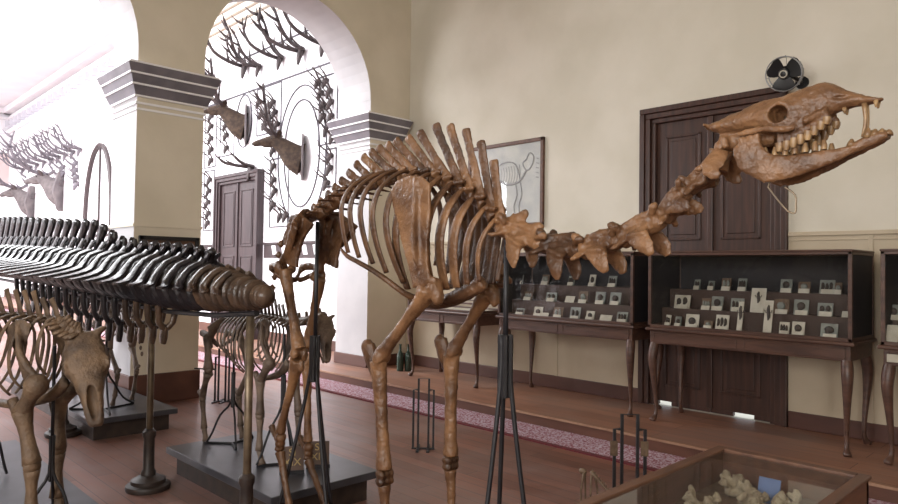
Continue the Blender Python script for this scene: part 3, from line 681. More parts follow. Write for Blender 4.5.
# neck -----------------------------------------------------------------
nj = [(504, 229), (545, 246), (584, 251), (623, 240), (664, 219), (690, 189), (716, 172)]
for i in range(6):
    a, b = A(*nj[i]), A(*nj[i+1]); d = (b-a); L = d.length; d.normalize(); u = X1.cross(d); u = -u if u.z < 0 else u
    k = 1.0 if i < 4 else .8 if i == 4 else .72
    Pt = lambda t, l, h: a+d*(t*L)+X1*l*k+u*h*k
    mb = M().tube([Pt(-.02, 0, 0), Pt(.15, 0, 0), Pt(.5, 0, .0), Pt(.85, 0, 0), Pt(1.0, 0, 0)], [(.042*k, .04*k), (.038*k, .036*k), (.03*k, .032*k), (.036*k, .034*k), (.026*k, .026*k)], 10, k=2)
    mb.tube([Pt(.1, 0, .035), Pt(.5, 0, .045), Pt(.9, 0, .035)], [(.03*k, .016), (.022*k, .02), (.028*k, .016)], 8, k=2)
    for s in (-1, 1):
        mb.tube([Pt(.12, s*.03, .03), Pt(.0, s*.045, .055), Pt(-.06, s*.045, .06)], [.016*k, .02*k, .013*k], 8, k=2)
        mb.tube([Pt(.85, s*.03, .025), Pt(1.0, s*.045, .045), Pt(1.12, s*.045, .045)], [.014*k, .018*k, .011*k], 8, k=2)
        lam = (.125 if i < 2 else .115 if i < 4 else .085 if i == 4 else .03)
        f0 = .62 if i < 4 else .7
        mb.tube([Pt(f0-.2, s*.035, -.005), Pt(f0-.08, s*.06, -.05*lam/.115), Pt(f0, s*.065, -.085*lam/.115), Pt(f0+.03, s*.06, -lam)], [(.013, .05*k), (.009, .042*k), (.008, .034*k), (.007, .014*k)], 8, up=d, k=2)
        mb.tube([Pt(.1, s*.035, -.01), Pt(-.02, s*.07, -.03), Pt(-.1, s*.075, -.03)], [(.016, .012), (.014, .01), .006], 8, k=2)
        mb.tube([Pt(.25, s*.04, -.01), Pt(.7, s*.055, -.03)], [(.02, .012), (.02, .012)], 8)
    if i == 0: mb.tube([Pt(.1, 0, .02), Pt(.25, 0, .055), Pt(.36, 0, .09), Pt(.42, 0, .108)], [(.012, .05), (.010, .036), (.009, .026), (.009, .014)], 8, up=d, k=2)
    if i == 0: mb.tube([Pt(.6, 0, .03), Pt(.76, 0, .065), Pt(.8, 0, .082)], [(.016, .036), (.018, .028), (.014, .016)], 8, up=d, k=2)
    elif i == 1: mb.tube([Pt(.5, 0, .03), Pt(.75, 0, .05), Pt(.8, 0, .056)], [(.014, .04), (.014, .026), (.012, .014)], 8, up=d, k=2)
    P_('cervical_vertebra', mb, BD if i in (1, 5) else B, vox=.0065)
mb = M(); a = A(717, 171); b = A(722, 150)
mb.tube([a, (a+b)/2, b], [.04, .034, .042], 10, k=2)
for s in (-1, 1):
    mb.tube([A(724, 153)+X1*s*.03, A(724, 163)+X1*s*.065, A(722, 174)+X1*s*.085, A(731, 179)+X1*s*.085], [(.012, .03), (.010, .04), (.009, .034), (.006, .01)], 8, up=(0, 1, .3), k=2)
    mb.tube([A(716, 160)+X1*s*.03, A(711, 170)+X1*s*.07, A(705, 172)+X1*s*.07], [.014, .012, .008], 8, k=2)
P_('atlas_vertebra', mb, vox=.006)
# back: body centre, spine tip -----------------------------------------
th = [((499, 226), (493.5, 162)), ((490, 214), (481, 143)), ((480, 203), (466, 131)), ((470, 196), (450, 127)), ((460, 190), (436, 126)), ((449, 185), (420, 133)), ((438, 181), (408.5, 138)), ((427, 179), (396, 141)), ((416, 178), (387.5, 145)), ((405, 178), (379, 148)), ((395, 179), (371, 152)), ((385, 181), (363.5, 157))]
lu = [((375, 184), (356, 164)), ((366, 187), (348, 172)), ((357, 191), (341, 180)), ((348, 196), (334, 187)), ((339, 201), (327, 194)), ((331, 207), (320, 201)), ((323, 213), (313, 207))]
al = th+lu
for i, (c, t) in enumerate(al):
    a, tp = A(*c), A(*t)
    nx = A(*al[min(i+1, len(al)-1)][0]); pv = A(*al[max(i-1, 0)][0]); d = (pv-nx).normalized(); u = X1.cross(d); u = -u if u.z < 0 else u
    pl_ = (pv-nx).length/(2 if 0 < i < len(al)-1 else 1)
    mb = M().tube([a-d*pl_*.42, a, a+d*pl_*.42], [.034, .028, .034], 10, k=2)
    mid = a.lerp(tp, .5); th_ = i < 12; w = .030 if th_ else .03
    big = 1 if i not in (0,) else 1.05
    sh = d*(.012 if th_ else 0)
    mb.tube([a+u*.02, a.lerp(tp, .3)+sh, mid+sh, a.lerp(tp, .8)+sh*.4, tp, tp+(tp-a).normalized()*.012], [(.016, .032), (.010, .031*big), (.008, w*.9*big), (.009, w*.9), (.013, w*.98), (.008, w*.6)], 8, up=d, k=2)
    for s in (-1, 1):
        mb.tube([a+X1*s*.02+u*.02, a+X1*s*.055+u*.035], [.02, .013], 8)
        mb.ell(a+X1*s*.03+u*.045+d*.02, (.014, .022, .014), 8)
        if not th_:
            mb.tube([a+X1*s*.02, a+X1*s*.09-u*.005, a+X1*s*(.16 if i < 17 else .12)-u*.02+d*.025], [(.018, .007), (.016, .006), (.010, .004)], 8, up=u, k=2)
    P_('thoracic_vertebra' if th_ else 'lumbar_vertebra', mb, BD if i % 3 == 1 or i > 11 else B, vox=.0065, it=2)
# ribs -------------------------------------------------------------------
re = [(476, 286), (467, 289), (458, 292), (449, 294), (438, 296), (428, 296), (417, 293), (405, 287), (393, 277), (381, 268), (368, 262), (357, 257)]
for i in range(12):
    a = A(*th[i][0]); e0 = A(*re[i], -.16 if i > 6 else -.08); ez = e0.z; w = (.08, .10, .125, .15, .175, .20, .225, .25, .265, .27, .265, .255)[i]
    el = (.06, .08, .09, .10, .11, .12, .14, .17, .20, .21, .215, .215)[i]; H = a.z-ez; ey = e0.y
    for s in (-1, 1):
        pts = []
        for t, l in ((0, .03), (.02, .3), (.08, .62), (.22, .88), (.42, 1.0), (.62, .97), (.82, None), (1.0, None)):
            lx = w*l if l else (w*.97+(el-w*.97)*((t-.62)/.38)**1.3)
            z = a.z+.02-H*t if t else a.z+.02
            if t in (.02,): z = a.z+.025
            pts.append((UC+s*lx, a.y+(ey-a.y)*t**1.1+.02*math.sin(3.14*t), z))
        wd = .012 if i < 2 else .015 if i < 7 else .013
        wd *= (1.0, 1.5, 1.75, 1.75, 1.7, 1.6, 1.5, 1.45, 1.4, 1.35, 1.3, 1.2)[i]; rr = [(.013, .011), (.010, .014), (.009, wd), (.008, wd*1.1), (.0075, wd*1.15), (.007, wd*1.15), (.0065, wd*1.1), (.0075, wd)]
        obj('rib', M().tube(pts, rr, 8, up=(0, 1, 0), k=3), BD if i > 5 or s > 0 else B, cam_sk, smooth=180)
mb = M()
st = [A(484, 282), A(470, 291), A(455, 298), A(440, 303), A(425, 303), A(412, 299)]
mb.tube(st, [(.025, .04), (.04, .035), (.055, .035), (.06, .03), (.05, .022), (.03, .012)], 10, up=(0, 0, 1), k=3)
P_('breastbone', mb, BD)
for s in (-1, 1):
    pts = [A(418, 300, s*.05), A(404, 293, s*.12), A(388, 281, s*.17), A(372, 270, s*.19), A(356, 261, s*.205), A(347, 256, s*.21), A(341, 249, s*.215)]
    obj('costal_cartilage', M().tube(pts, [(.014, .02), .015, .014, .013, .012, .011, .007], 8, k=3), BD, cam_sk, smooth=180)
# shoulder blades ---------------------------------------------------------
for s, dyt, dyb in ((-1, 0, 0), (1, .10, -.075)):
    o = -.205
    ol = [(393, 190), (399, 181), (411, 175.5), (424, 176), (432.5, 184), (433.5, 215), (431.5, 240), (432, 262), (436, 283), (418, 288), (413, 265), (405, 240), (398, 214)]
    mb = M(); q = [A(x, y, o) for x, y in ol]; q = [Ve((UC+(v.x-UC)*-s - s*.02*((2.1-v.z)/.6)*-1, v.y+dyb+(dyt-dyb)*(v.z-1.5)/.5, v.z)) for v in q]
    mb.prism(q, (s*.016, 0, 0))
    def R(x, y, ex=0):
        v = A(x, y, o); return Ve((UC+s*(.205+.01+ex), v.y+dyb+(dyt-dyb)*(v.z-1.5)/.5, v.z))
    mb.tube([R(419, 180, .005), R(421, 205, .022), R(422, 230, .034), R(423, 255, .036), R(424, 268, .02)], [(.012, .012), (.02, .012), (.024, .012), (.02, .011), .01], 8, up=(0, 1, 0), k=3)
    mb.tube([R(399, 186), R(403, 215), R(411, 245), R(419, 275)], [.011, .010, .011, .018], 8, k=2)
    mb.tube([R(430, 184), R(431, 215), R(429, 245), R(429, 275)], [.010, .010, .012, .018], 8, k=2)
    mb.ell(R(427, 284), (.026, .034, .022), 10); mb.ell(R(436, 281), (.016, .016, .02), 8)
    P_('shoulder_blade', mb, B, vox=.007)
# limb bones ---------------------------------------------------------------
def long_bone(name, pts, r, ends=(), m=None, vox=.008, up_=(1, 0, 0)):
    mb = M().tube(pts, r, 10, up=up_, k=3)
    for c, rr in ends: mb.ell(c, rr, 10)
    return P_(name, mb, m, vox=vox)
def fore(o, sh, el, ca, lift=0):
    a, e, c = A(*sh, o), A(*el, o), A(*ca, o)
    long_bone('upper_arm_bone', [a, a.lerp(e, .25), a.lerp(e, .55), a.lerp(e, .85), e], [(.045, .055), (.032, .042), (.026, .03), (.034, .034), (.045, .038)],
              [(a+Ve((0, -.03, .012)), (.045, .038, .045)), (a+Ve((0, .03, .01)), (.045, .04, .045)), (a+Ve((0, -.05, -.02)), (.03, .03, .05)), (e+Ve((-.02, -.005, -.01)), (.028, .034, .034)), (e+Ve((.02, -.005, -.01)), (.028, .034, .034))])
    t = e+Ve((0, .02, -.03)); sd = (c-t)
    oc = e+Ve((0, .10, .03))
    long_bone('forearm_bone', [t, t.lerp(c, .12), t.lerp(c, .4), t.lerp(c, .75), t.lerp(c, .95), c], [(.052, .038), (.046, .034), (.035, .031), (.034, .03), (.044, .036), (.042, .034)],
              [(t+Ve((-.02, -.02, .01)), (.03, .03, .03))], B)
    P_('elbow_point', M().ell(oc+Ve((0, .005, .0)), (.03, .034, .04), 10).tube([oc+Ve((0, .0, .01)), oc.lerp(t, .5)+Ve((0, .012, -.03)), t+(c-t)*.16+Ve((0, .022, 0)), t+(c-t)*.42+Ve((0, .018, 0))], [(.046, .028), (.045, .026), (.026, .02), (.008, .008)], 9, up=(1, 0, 0), k=3), BD)
    mb = M()
    for dx in (-.026, .002, .028):
        for z in (0, -.034): mb.ell(c+Ve((dx, 0, -.016+z)), (.021, .032, .024), 8)
    mb.ell(c+Ve((.01, .045, -.05)), (.012, .022, .018), 8)
    P_('wrist_bones', mb, BD, vox=.007, it=1)
    k = c+Ve((0, 0, -.066)); f = Ve((k.x, k.y-.03, .13))
    long_bone('cannon_bone', [k, k.lerp(f, .2), k.lerp(f, .6), k.lerp(f, .9), f], [(.038, .03), (.026, .022), (.024, .02), (.032, .022), (.036, .022)])
    for s in (-1, 1):
        long_bone('toe_bone', [f+Ve((s*.02, 0, -.01)), f+Ve((s*.028, -.035, -.05)), f+Ve((s*.034, -.075, -.085)), f+Ve((s*.036, -.11, -.112))], [.022, .015, .018, .010])
fore(-.20, (430, 290), (381, 355), (384.5, 470))
fore(.19, (487, 293), (454, 349), (450.5, 456))
# pelvis -------------------------------------------------------------------
mb = M()
sac = A(312, 217)
mb.tube([A(321, 212), sac, A(299, 224), A(290, 232), A(283, 241)], [(.05, .03), (.055, .03), (.035, .022), (.022, .018), .012], 10, k=3)
for s in (-1, 1):
    cr = [A(316, 213)+X1*s*.05, A(319, 215)+X1*s*.12+Ve((0, -.02, -.0)), A(321, 222)+X1*s*.21+Ve((0, -.05, -.04)), ]
    ac = A(301, 268)+X1*s*.13
    for c, r in zip(cr, ((.02, .03), (.018, .06), (.02, .05))):
        pass
    mb.tube([cr[0], cr[1], cr[2]], [(.014, .022), (.013, .03), (.022, .034)], 8, k=2)
    for t in (0, .25, .5, .75, 1):
        top = cr[0].lerp(cr[2], t) if t < 1 else cr[2]
        mb.tube([top, top.lerp(ac, .35)+X1*s*-.004, top.lerp(ac, .68), ac+Ve((0, -.005, .03))], [(.009, .03), (.010, .034), (.016, .026), (.024, .03)], 8, up=(0, 1, 0), k=2)
    mb.prism([cr[0]+Ve((0, .012, .01)), cr[1]+Ve((0, .0, .015)), cr[2]+Ve((0, -.01, .0)), cr[2].lerp(ac, .3), cr[2].lerp(ac, .6)+Ve((-s*.012, 0, 0)), ac+Ve((s*.02, 0, .02)), ac+Ve((-s*.02, 0, .02)), cr[0].lerp(ac, .55)+Ve((s*.01, 0, 0))], (0, .02, 0))
    if s < 0: mb.prism([A(x, y, -.15) for x, y in ((290, 215), (298, 213), (312, 224), (301, 240), (296, 258), (296, 268), (286, 264), (286, 250), (282, 238))], (.022, 0, 0))
    else: mb.prism([Ve((UC+.13+.02, v.y, v.z)) for v in [A(x, y, -.15) for x, y in ((290, 215), (298, 213), (312, 224), (301, 240), (296, 258), (296, 268), (286, 264), (286, 250), (282, 238))]], (-.022, 0, 0))
    mb.ell(ac, (.035, .042, .04), 10)
    isc = ac+Ve((-s*.02, .17, -.0))
    mb.tube([ac+Ve((0, .03, 0)), ac+Ve((-s*.01, .10, .012)), isc], [(.016, .026), (.013, .024), (.02, .028)], 8, k=2)
    mb.tube([ac+Ve((-s*.02, 0, -.025)), ac+Ve((-s*.08, .03, -.065)), ac+Ve((-s*.12, .05, -.075))], [.018, .015, .02], 8, k=2)
    mb.tube([isc, isc+Ve((-s*.05, -.03, -.06)), ac+Ve((-s*.12, .08, -.08))], [.018, .013, .016], 8, k=2)
P_('pelvis', mb, BD, vox=.007)
mb = M()
for i in range(5):
    p = A(281-i*2.2, 244+i*11)
    mb = M().ell(p, (.018, .02, .026), 8); 
    for s in (-1, 1): mb.tube([p, p+X1*s*.035], [.010, .005], 6)
    P_('tail_vertebra', mb, BD, vox=.007, it=1)
def hind(o, hip, kn, hk, ft):
    a, k, h, f = A(*hip, o), A(*kn, o*1.1), A(*hk, o), A(*ft, o)
    long_bone('thigh_bone', [a+Ve((0, 0, .01)), a.lerp(k, .2), a.lerp(k, .5), a.lerp(k, .82), k], [(.042, .04), (.032, .034), (.026, .028), (.034, .036), (.045, .045)],
              [(a+Ve((-math.copysign(.045, o), 0, .02)), .03), (a+Ve((math.copysign(.03, o), .03, .03)), (.025, .035, .04)), (k+Ve((.022, .012, -.02)), (.024, .034, .034)), (k+Ve((-.022, .012, -.02)), (.024, .034, .034))], B)
    P_('kneecap', M().ell(k+Ve((0, -.06, -.02)), (.022, .018, .04), 8), BD, it=1)
    t = k+Ve((0, .01, -.055))
    long_bone('shin_bone', [t, t.lerp(h, .12), t.lerp(h, .4), t.lerp(h, .8), h], [(.05, .042), (.04, .04), (.026, .026), (.026, .024), (.036, .03)], [(t+Ve((0, -.035, -.03)), (.02, .022, .04))], B)
    mb = M().ell(h+Ve((0, -.01, -.03)), (.034, .034, .03), 10).ell(h+Ve((0, -.005, -.065)), (.034, .03, .022), 8).ell(h+Ve((0, -.0, -.095)), (.034, .028, .02), 8)
    mb.tube([h+Ve((0, .02, -.045)), h+Ve((0, .07, -.01)), h+Ve((0, .10, .02))], [.022, .018, .022], 8, k=2)
    P_('hock_bones', mb, BD, vox=.007, it=1)
    c = h+Ve((0, -.005, -.11)); f = Ve((f.x, f.y, .12))
    long_bone('cannon_bone', [c, c.lerp(f, .2), c.lerp(f, .6), c.lerp(f, .9), f], [(.036, .03), (.026, .022), (.022, .02), (.03, .022), (.034, .022)], m=BD)
    for s in (-1, 1):
        long_bone('toe_bone', [f+Ve((s*.02, 0, -.01)), f+Ve((s*.028, -.035, -.045)), f+Ve((s*.034, -.07, -.08)), f+Ve((s*.036, -.10, -.105))], [.02, .014, .016, .009])
hind(-.15, (285, 272), (299, 350), (280, 432), (292, 512))
hind(.13, (320, 280), (308, 345), (308, 442), (326, 512))
# ------------------------------------------------------------------ iron supports
def rod_stand(label, x, y, ztop, zsl, spread, foot=0, r=.011, slr=.03, n=3, rot=.4, curved=False, group='black iron rod stands'):
    t = thing('iron_rod_stand', label, 'stand', (x, y, foot), group)
    obj('upright_rod', M().tube([(x, y, zsl-.1), (x, y, ztop)], r, 8), MT['iron'], t, smooth=180)
    cl = M()
    for k in range(5): cl.tube([(x+slr*.62*math.cos(k*1.2566), y+slr*.62*math.sin(k*1.2566), zsl-.27), (x+slr*.62*math.cos(k*1.2566), y+slr*.62*math.sin(k*1.2566), zsl)], slr*.42, 7)
    obj('clamp_sleeve', cl, MT['iron'], t, smooth=40)
    for k in range(n):
        a = rot+2*math.pi*k/n; d = Ve((math.cos(a), math.sin(a), 0)); c = Ve((x, y, 0))
        obj('leg', M().tube([c+d*slr*.7+Ve((0, 0, zsl)), c+d*slr*.8+Ve((0, 0, zsl-.22)), c+d*spread*(.3 if curved else .5)+Ve((0, 0, foot+(zsl-foot)*.40)), c+d*spread*(.62 if curved else .8)+Ve((0, 0, foot+(zsl-foot)*.15)), c+d*spread+Ve((0, 0, foot+.012))], [r*.9]*5, 7, k=3), MT['iron'], t, smooth=180)
    if foot > .1: obj('floor_bars', (lambda mb: ([mb.tube([(x, y, foot+.008), (x+spread*math.cos(rot+2*math.pi*k/n), y+spread*math.sin(rot+2*math.pi*k/n), foot+.008)], .008, 6) for k in range(n)], mb)[1])(M()), MT['iron'], t)
    return t
p = A(316, 300); rod_stand('black iron rod stand carrying the large skeleton\'s hips', p.x, p.y, A(313, 222).z, A(318, 336).z, .24, r=.012, slr=.032)
p = A(506, 300); rod_stand('black iron rod stand carrying the large skeleton\'s shoulders and neck base', p.x, p.y+.0, A(501, 240).z, A(508, 335).z, .2, r=.012, slr=.034, rot=.9)
w = M().tube([A(768, 187, -.03), A(778, 200, -.03), A(788, 211, -.03), A(795, 213, -.03), A(796, 205, -.03), A(795, 195, -.03), A(785, 187, -.03)], .0028, 6, k=3)
w.tube([A(768, 187, -.03), A(770, 182, -.03)], .0028, 6)
P_('jaw_wire', w, MT['brass'], vox=0, it=0)
# ================================================================== WHALE TAIL along y at x = 1.87
WU = 1.87
wt = thing('whale_tail_skeleton', 'long dark whale tail backbone with tall spines carried on brass posts', 'animal skeleton', (WU, 6, 0))
ys = []; y = 3.34; i = 0
while y < 12.5:
    ys.append(y); y += min(.085+.0115*i, .255); i += 1
def axis_z(y): return 1.40+.042*(y-3.2)**.85 if y < 9 else 1.395+.042*(5.8**.85)+.02*(y-9)
nw = len(ys)
for i, y in enumerate(ys):
    z = axis_z(y); c = Ve((WU, y, z)); q = min(1, (y-3.2)/3.2); pt = (ys[i+1]-y) if i+1 < nw else .255
    R = .072+.05*min(1, (y-3.3)/.45)+.045*min(1, max(0, y-3.75)/.6)+.02*q
    if i == 0: R = .066
    mb = M().tube([c-Ve((0, pt*.40, 0)), c-Ve((0, pt*.30, 0)), c, c+Ve((0, pt*.30, 0)), c+Ve((0, pt*.40, 0))], [R*.86, R, R*.84, R, R*.86], 14, k=2)
    if i == 0: mb.ell(c-Ve((0, .02, 0)), (R*.9, .06, R*.9), 10)
    if y > 3.95:   # neural arch and spine
        g = min(1, max(0, y-5.0)/1.6); hs = max(.05, (.25+.19*min(1, max(0, y-5.45)/.8)+.09*min(1, max(0, y-6.7)/2.8))-R-.05)
        for s in (-1, 1): mb.tube([c+Ve((s*R*.45, 0, R*.85)), c+Ve((s*.035, -.02, R+.07*(.4+g)))], [(.014, pt*.2)]*2, 6, up=(0, 1, 0))
        b = c+Ve((0, -.02, R+.03))
        mb.tube([b, b+Ve((0, -.02-.07*g, hs*.5)), b+Ve((0, -.03-.15*g, hs*.92)), b+Ve((0, -.03-.16*g, hs))], [(.030, pt*.25), (.026, pt*.21), (.032, pt*.25), (.022, pt*.17)], 8, up=(0, 1, 0), k=2)
        for s in (-1, 1): mb.tube([b+Ve((s*.02, .0, -.01)), b+Ve((s*.035, -pt*.5, .03+.03*g))], [(.012, .022), (.008, .012)], 6)
    if y > 3.6:    # side blades
        g = min(1, (y-3.6)/3.4); ln = .02+.52*g**1.3
        for s in (-1, 1):
            mb.tube([c+Ve((s*.05, -pt*.15, R*.98)), c+Ve((s*R*.75, -.01, R*.78)), c+Ve((s*(R+.02), 0, R*.25)), c+Ve((s*(R+ln*.5), -.02*g, -.0)), c+Ve((s*(R+ln), -.05*g, -.05*g))], [(pt*.16, .02), (pt*.2, .02), (pt*.26, .02), (pt*.28, .014), (pt*.24, .009)], 8, up=(0, 1, 0) if False else (s*.5, 0, 1), k=2)
    mb2 = obj('vertebra', mb, MT['whalet'] if y < 4.0 else MT['whale'], wt, smooth=60)
    if 4.35 < y < 8.6 and i % 1 == 0:
        hc = .22+.12*min(1, (y-4.3)/1.2)-.05*max(0, (y-6.5)/2)
        e = c+Ve((0, pt*.5, -R))
        mb = M()
        for s in (-1, 1): mb.tube([e+Ve((s*.06, 0, .02)), e+Ve((s*.045, .015, -hc*.4)), e+Ve((0, .03, -hc*.6))], [.024, .022, .022], 7, k=2)
        mb.tube([e+Ve((0, .03, -hc*.5)), e+Ve((0, .05, -hc*.8)), e+Ve((0, .06, -hc))], [(.018, .04), (.024, .05), (.018, .035)], 8, up=(0, 1, 0), k=2)
        obj('chevron_bone', mb, MT['whalet'] if y < 5.2 else MT['whale'], wt, smooth=60)
obj('carrying_bar', M().tube([(WU, 3.4, axis_z(3.4)-.10), (WU, 3.9, axis_z(3.9)-.16), (WU, 4.6, axis_z(4.6)-.20), (WU, 12, axis_z(12)-.21)], .016, 8), MT['iron'], wt)
def post(label, y, zt):
    t = thing('brass_post', label, 'post', (WU, y, 0), 'posts carrying the whale tail')
    obj('pole', M().tube([(WU, y, .1), (WU, y, zt)], .023, 12), MT['brass'], t, smooth=180)
    obj('socket', M().lathe((WU, y, .09), [(.05, 0), (.05, .03), (.038, .05), (.036, .26), (.044, .28), (.044, .31), (.026, .33)], 16), MT['base'], t, smooth=40)
    obj('base', M().lathe((WU, y, 0), [(.145, 0), (.15, .02), (.145, .035), (.115, .045), (.115, .07), (.08, .085), (.06, .1)], 24), MT['base'], t, smooth=40)
post('tarnished brass post under the tip of the whale tail', 3.47, axis_z(3.47)-.122)
post('tarnished brass post on round base standing alone on bare floor under whale tail', 4.87, axis_z(4.87)-.215)
post('tarnished brass post on round base behind the hanging ox skull', 6.9, axis_z(6.9)-.22)
# ================================================================== SMALLER SKELETONS
def skull_q(poll, a, c, L, W=1.0):
    """hoofed-animal skull: poll point, unit vectors nose-ward (a) and forehead normal (c), length L"""
    a, c = Ve(a).normalized(), Ve(c).normalized(); c = (c-a*c.dot(a)).normalized(); b = a.cross(c)
    mb, cut = M(), M()
    rings = []
    for t, hw, tp, bt in ((0, .13, .02, -.12), (.06, .17, .05, -.16), (.18, .195, .075, -.19), (.30, .21, .085, -.2), (.40, .205, .085, -.2), (.52, .15, .08, -.2), (.66, .115, .07, -.17), (.8, .095, .055, -.13), (.92, .085, .035, -.09), (1, .06, .01, -.06)):
        ring = []
        for j in range(14):
            th = 2*math.pi*(j+.5)/14; h = (tp-bt)/2; m0 = (tp+bt)/2
            ring.append(poll+a*(t*L)+b*(hw*W*L*math.copysign(abs(math.cos(th))**.75, math.cos(th)))+c*L*(m0+h*math.copysign(abs(math.sin(th))**.75, math.sin(th))))
        rings.append(ring)
    mb.loop(rings)
    for s in (-1, 1):
        o = poll+a*L*.36+b*(s*.2*W*L)
        mb.torus(o+c*L*.0, b, .055*L, .016*L, 16, 6); cut.ell(o, .052*L, 10)
        mb.tube([poll+a*L*.03+b*s*.13*L*W, poll+a*L*.0+b*s*.2*L*W, poll-a*L*.01+b*s*.235*L*W], [.045*L, .036*L, .024*L], 8, k=2)
        mb.tube([poll+a*L*.46+b*s*.17*L*W-c*L*.08, poll+a*L*.3+b*s*.22*L*W-c*L*.1, poll+a*L*.14+b*s*.19*L*W-c*L*.1], .02*L, 7, k=2)
    R = Mx((b, a, c)).transposed()
    cut.ell(poll+a*L*.78+c*L*.05, (.05*L, .2*L, .085*L), 12, R)
    mb.ell(poll+a*L*.9-c*L*.03, (.02*L, .06*L, .03*L), 8, R)
    return mb, cut
def quad(name, label, m, ox, oy, oz, hd, H, L, poll, nose, foreh, ribs=12, neck=6, jaw=True, hstep=0, fstep=0, SL=None, W=1.0, K=1.0):
    """four-legged skeleton on a plate or floor: hips at oy, shoulders at oy+hd*L, back height H"""
    t = thing(name, label, 'animal skeleton', (ox, oy, oz))
    Pq = lambda s, l, h: Ve((ox+l, oy+hd*s, oz+h))
    F = Ve((0, hd, 0))
    def back(s): u = s/L; return H*(.93+.03*math.sin(3.14*max(0, min(1, u)))+.05*max(0, u))
    o_ = lambda n, mb, sm=180: obj(n, mb, m, t, smooth=sm)
    nT, nL = ribs, 5
    S_ = [L*1.04-(L*.72)*i/(nT-1) for i in range(nT)]; S_ += [L*.26-L*.24*i/(nL-1) for i in range(nL)]
    pt = L*.062
    for i, s in enumerate(S_):
        h = back(s); sp = (.13 if 1 < i < 6 else .10) if i < nT else .07
        mb = M().tube([Pq(s-pt*.45, 0, h), Pq(s, 0, h), Pq(s+pt*.45, 0, h)], [H*.022, H*.018, H*.022], 8)
        mb.tube([Pq(s, 0, h), Pq(s-.02*L, 0, h+H*sp*.5), Pq(s-.05*L if i < nT else s+.01*L, 0, h+H*sp)], [(H*.008, H*.022), (H*.006, H*.017), (H*.009, H*.018)], 6, up=(0, 1, 0))
        for q in (-1, 1): mb.tube([Pq(s, q*H*.01, h+.005), Pq(s+.01, q*H*(.04 if i < nT else .10), h)], [(H*.016, H*.007), (H*.01, H*.004)], 6)
        o_('back_vertebra', mb)
    for i in range(ribs):
        s = S_[i]; h = back(s); D = H*(.25+.15*min(1, i/4.)) if i < ribs*.6 else H*(.40-.16*(i-ribs*.6)/(ribs*.4)); w = H*(.09+.10*min(1, i/5.))*W
        sw = -.04*L*(i/ribs)-.02*L
        for q in (-1, 1):
            pts = [Pq(s, q*.02*H, h+.01*H), Pq(s-.005*L, q*w*.6, h), Pq(s+sw*.4, q*w*.95, h-D*.25), Pq(s+sw, q*w, h-D*.55), Pq(s+sw*1.1, q*w*.85, h-D*.82), Pq(s+sw*.7, q*w*.5, h-D)]
            o_('rib', M().tube(pts, [(H*.008, H*.008), (H*.006, H*.012), (H*.005, H*.013), (H*.005, H*.014), (H*.005, H*.013), (H*.005, H*.010)], 6, up=(0, 1, 0), k=2))
    o_('breastbone', M().tube([Pq(L*1.1, 0, H*.70), Pq(L*1.0, 0, H*.62), Pq(L*.75, 0, H*.56), Pq(L*.5, 0, H*.57)], [(H*.02, H*.03), (H*.035, H*.025), (H*.045, H*.02), (H*.03, H*.012)], 8, k=3))
    # pelvis and tail
    mb = M().tube([Pq(.02*L, 0, back(0)), Pq(-.14*L, 0, back(0)-.01*H), Pq(-.24*L, 0, back(0)-.05*H)], [(.05*H, .025*H), (.04*H, .02*H), .016*H], 8, k=2)
    for q in (-1, 1):
        a0, b0, c0, d0 = Pq(.06*L, q*.05*H, back(0)+.02*H), Pq(.08*L, q*.19*H, back(0)-.06*H), Pq(-.1*L, q*.11*H, H*.80), Pq(-.3*L, q*.10*H, H*.82)
        mb.tube([a0, a0.lerp(b0, .5), b0], [(.016*H, .03*H)]*3, 7); mb.tube([a0.lerp(b0, .5), c0], [(.012*H, .055*H), (.03*H, .03*H)], 8, up=(1, 0, 0)); mb.tube([c0, d0], [.026*H, .03*H], 8)
        mb.tube([c0, Pq(-.16*L, q*.02*H, H*.72), d0], [.02*H, .018*H, .018*H], 7, k=2)
    obj('pelvis', mb, m, t, vox=.011*H, it=2)
    for i in range(7):
        p = Pq(-.27*L-.03*L*i, 0, back(0)-.06*H-.055*H*i); o_('tail_vertebra', M().ell(p, (.014*H, .016*H, .024*H), 7))
    for q in (-1, 1):
        g = hstep*q; hp, st, hk, fl, to = Pq(-.1*L, q*.13*H, H*.80), Pq(.04*L+g, q*.14*H, H*.56), Pq(-.13*L+g, q*.12*H, H*.34), Pq(-.08*L+g, q*.12*H, H*.10), Pq(-.03*L+g, q*.12*H, .004*H+.008)
        leg = obj('hind_leg', M().tube([hp, hp.lerp(st, .5), st], [(.035*K*H, .035*K*H), (.024*K*H, .024*K*H), (.04*H, .04*H)], 8, k=3).ell(hp, .034*K*H, 8).ell(st, (.032*K*H, .04*H, .034*K*H), 8), m, t, smooth=180)
        obj('shin_bone', M().tube([st+Ve((0, 0, -.03*H)), st.lerp(hk, .45), hk], [.038*K*H, .022*K*H, .028*K*H], 8, k=3), m, leg, smooth=180)
        obj('hock_bone', M().ell(hk+Ve((0, 0, -.02*H)), (.028*K*H, .03*H, .03*H), 8).tube([hk, hk-F*.06*H+Ve((0, 0, .03*H))], [.02*H, .018*K*H], 7), m, leg, smooth=180)
        obj('cannon_bone', M().tube([hk+Ve((0, 0, -.04*H)), hk.lerp(fl, .5), fl], [.026*K*H, .017*K*H, .026*K*H], 8, k=3), m, leg, smooth=180)
        obj('hoof_bone', M().tube([fl, fl.lerp(to, .5), to], [.022*K*H, .018*K*H, .028*K*H], 8, k=2), m, leg, smooth=180)
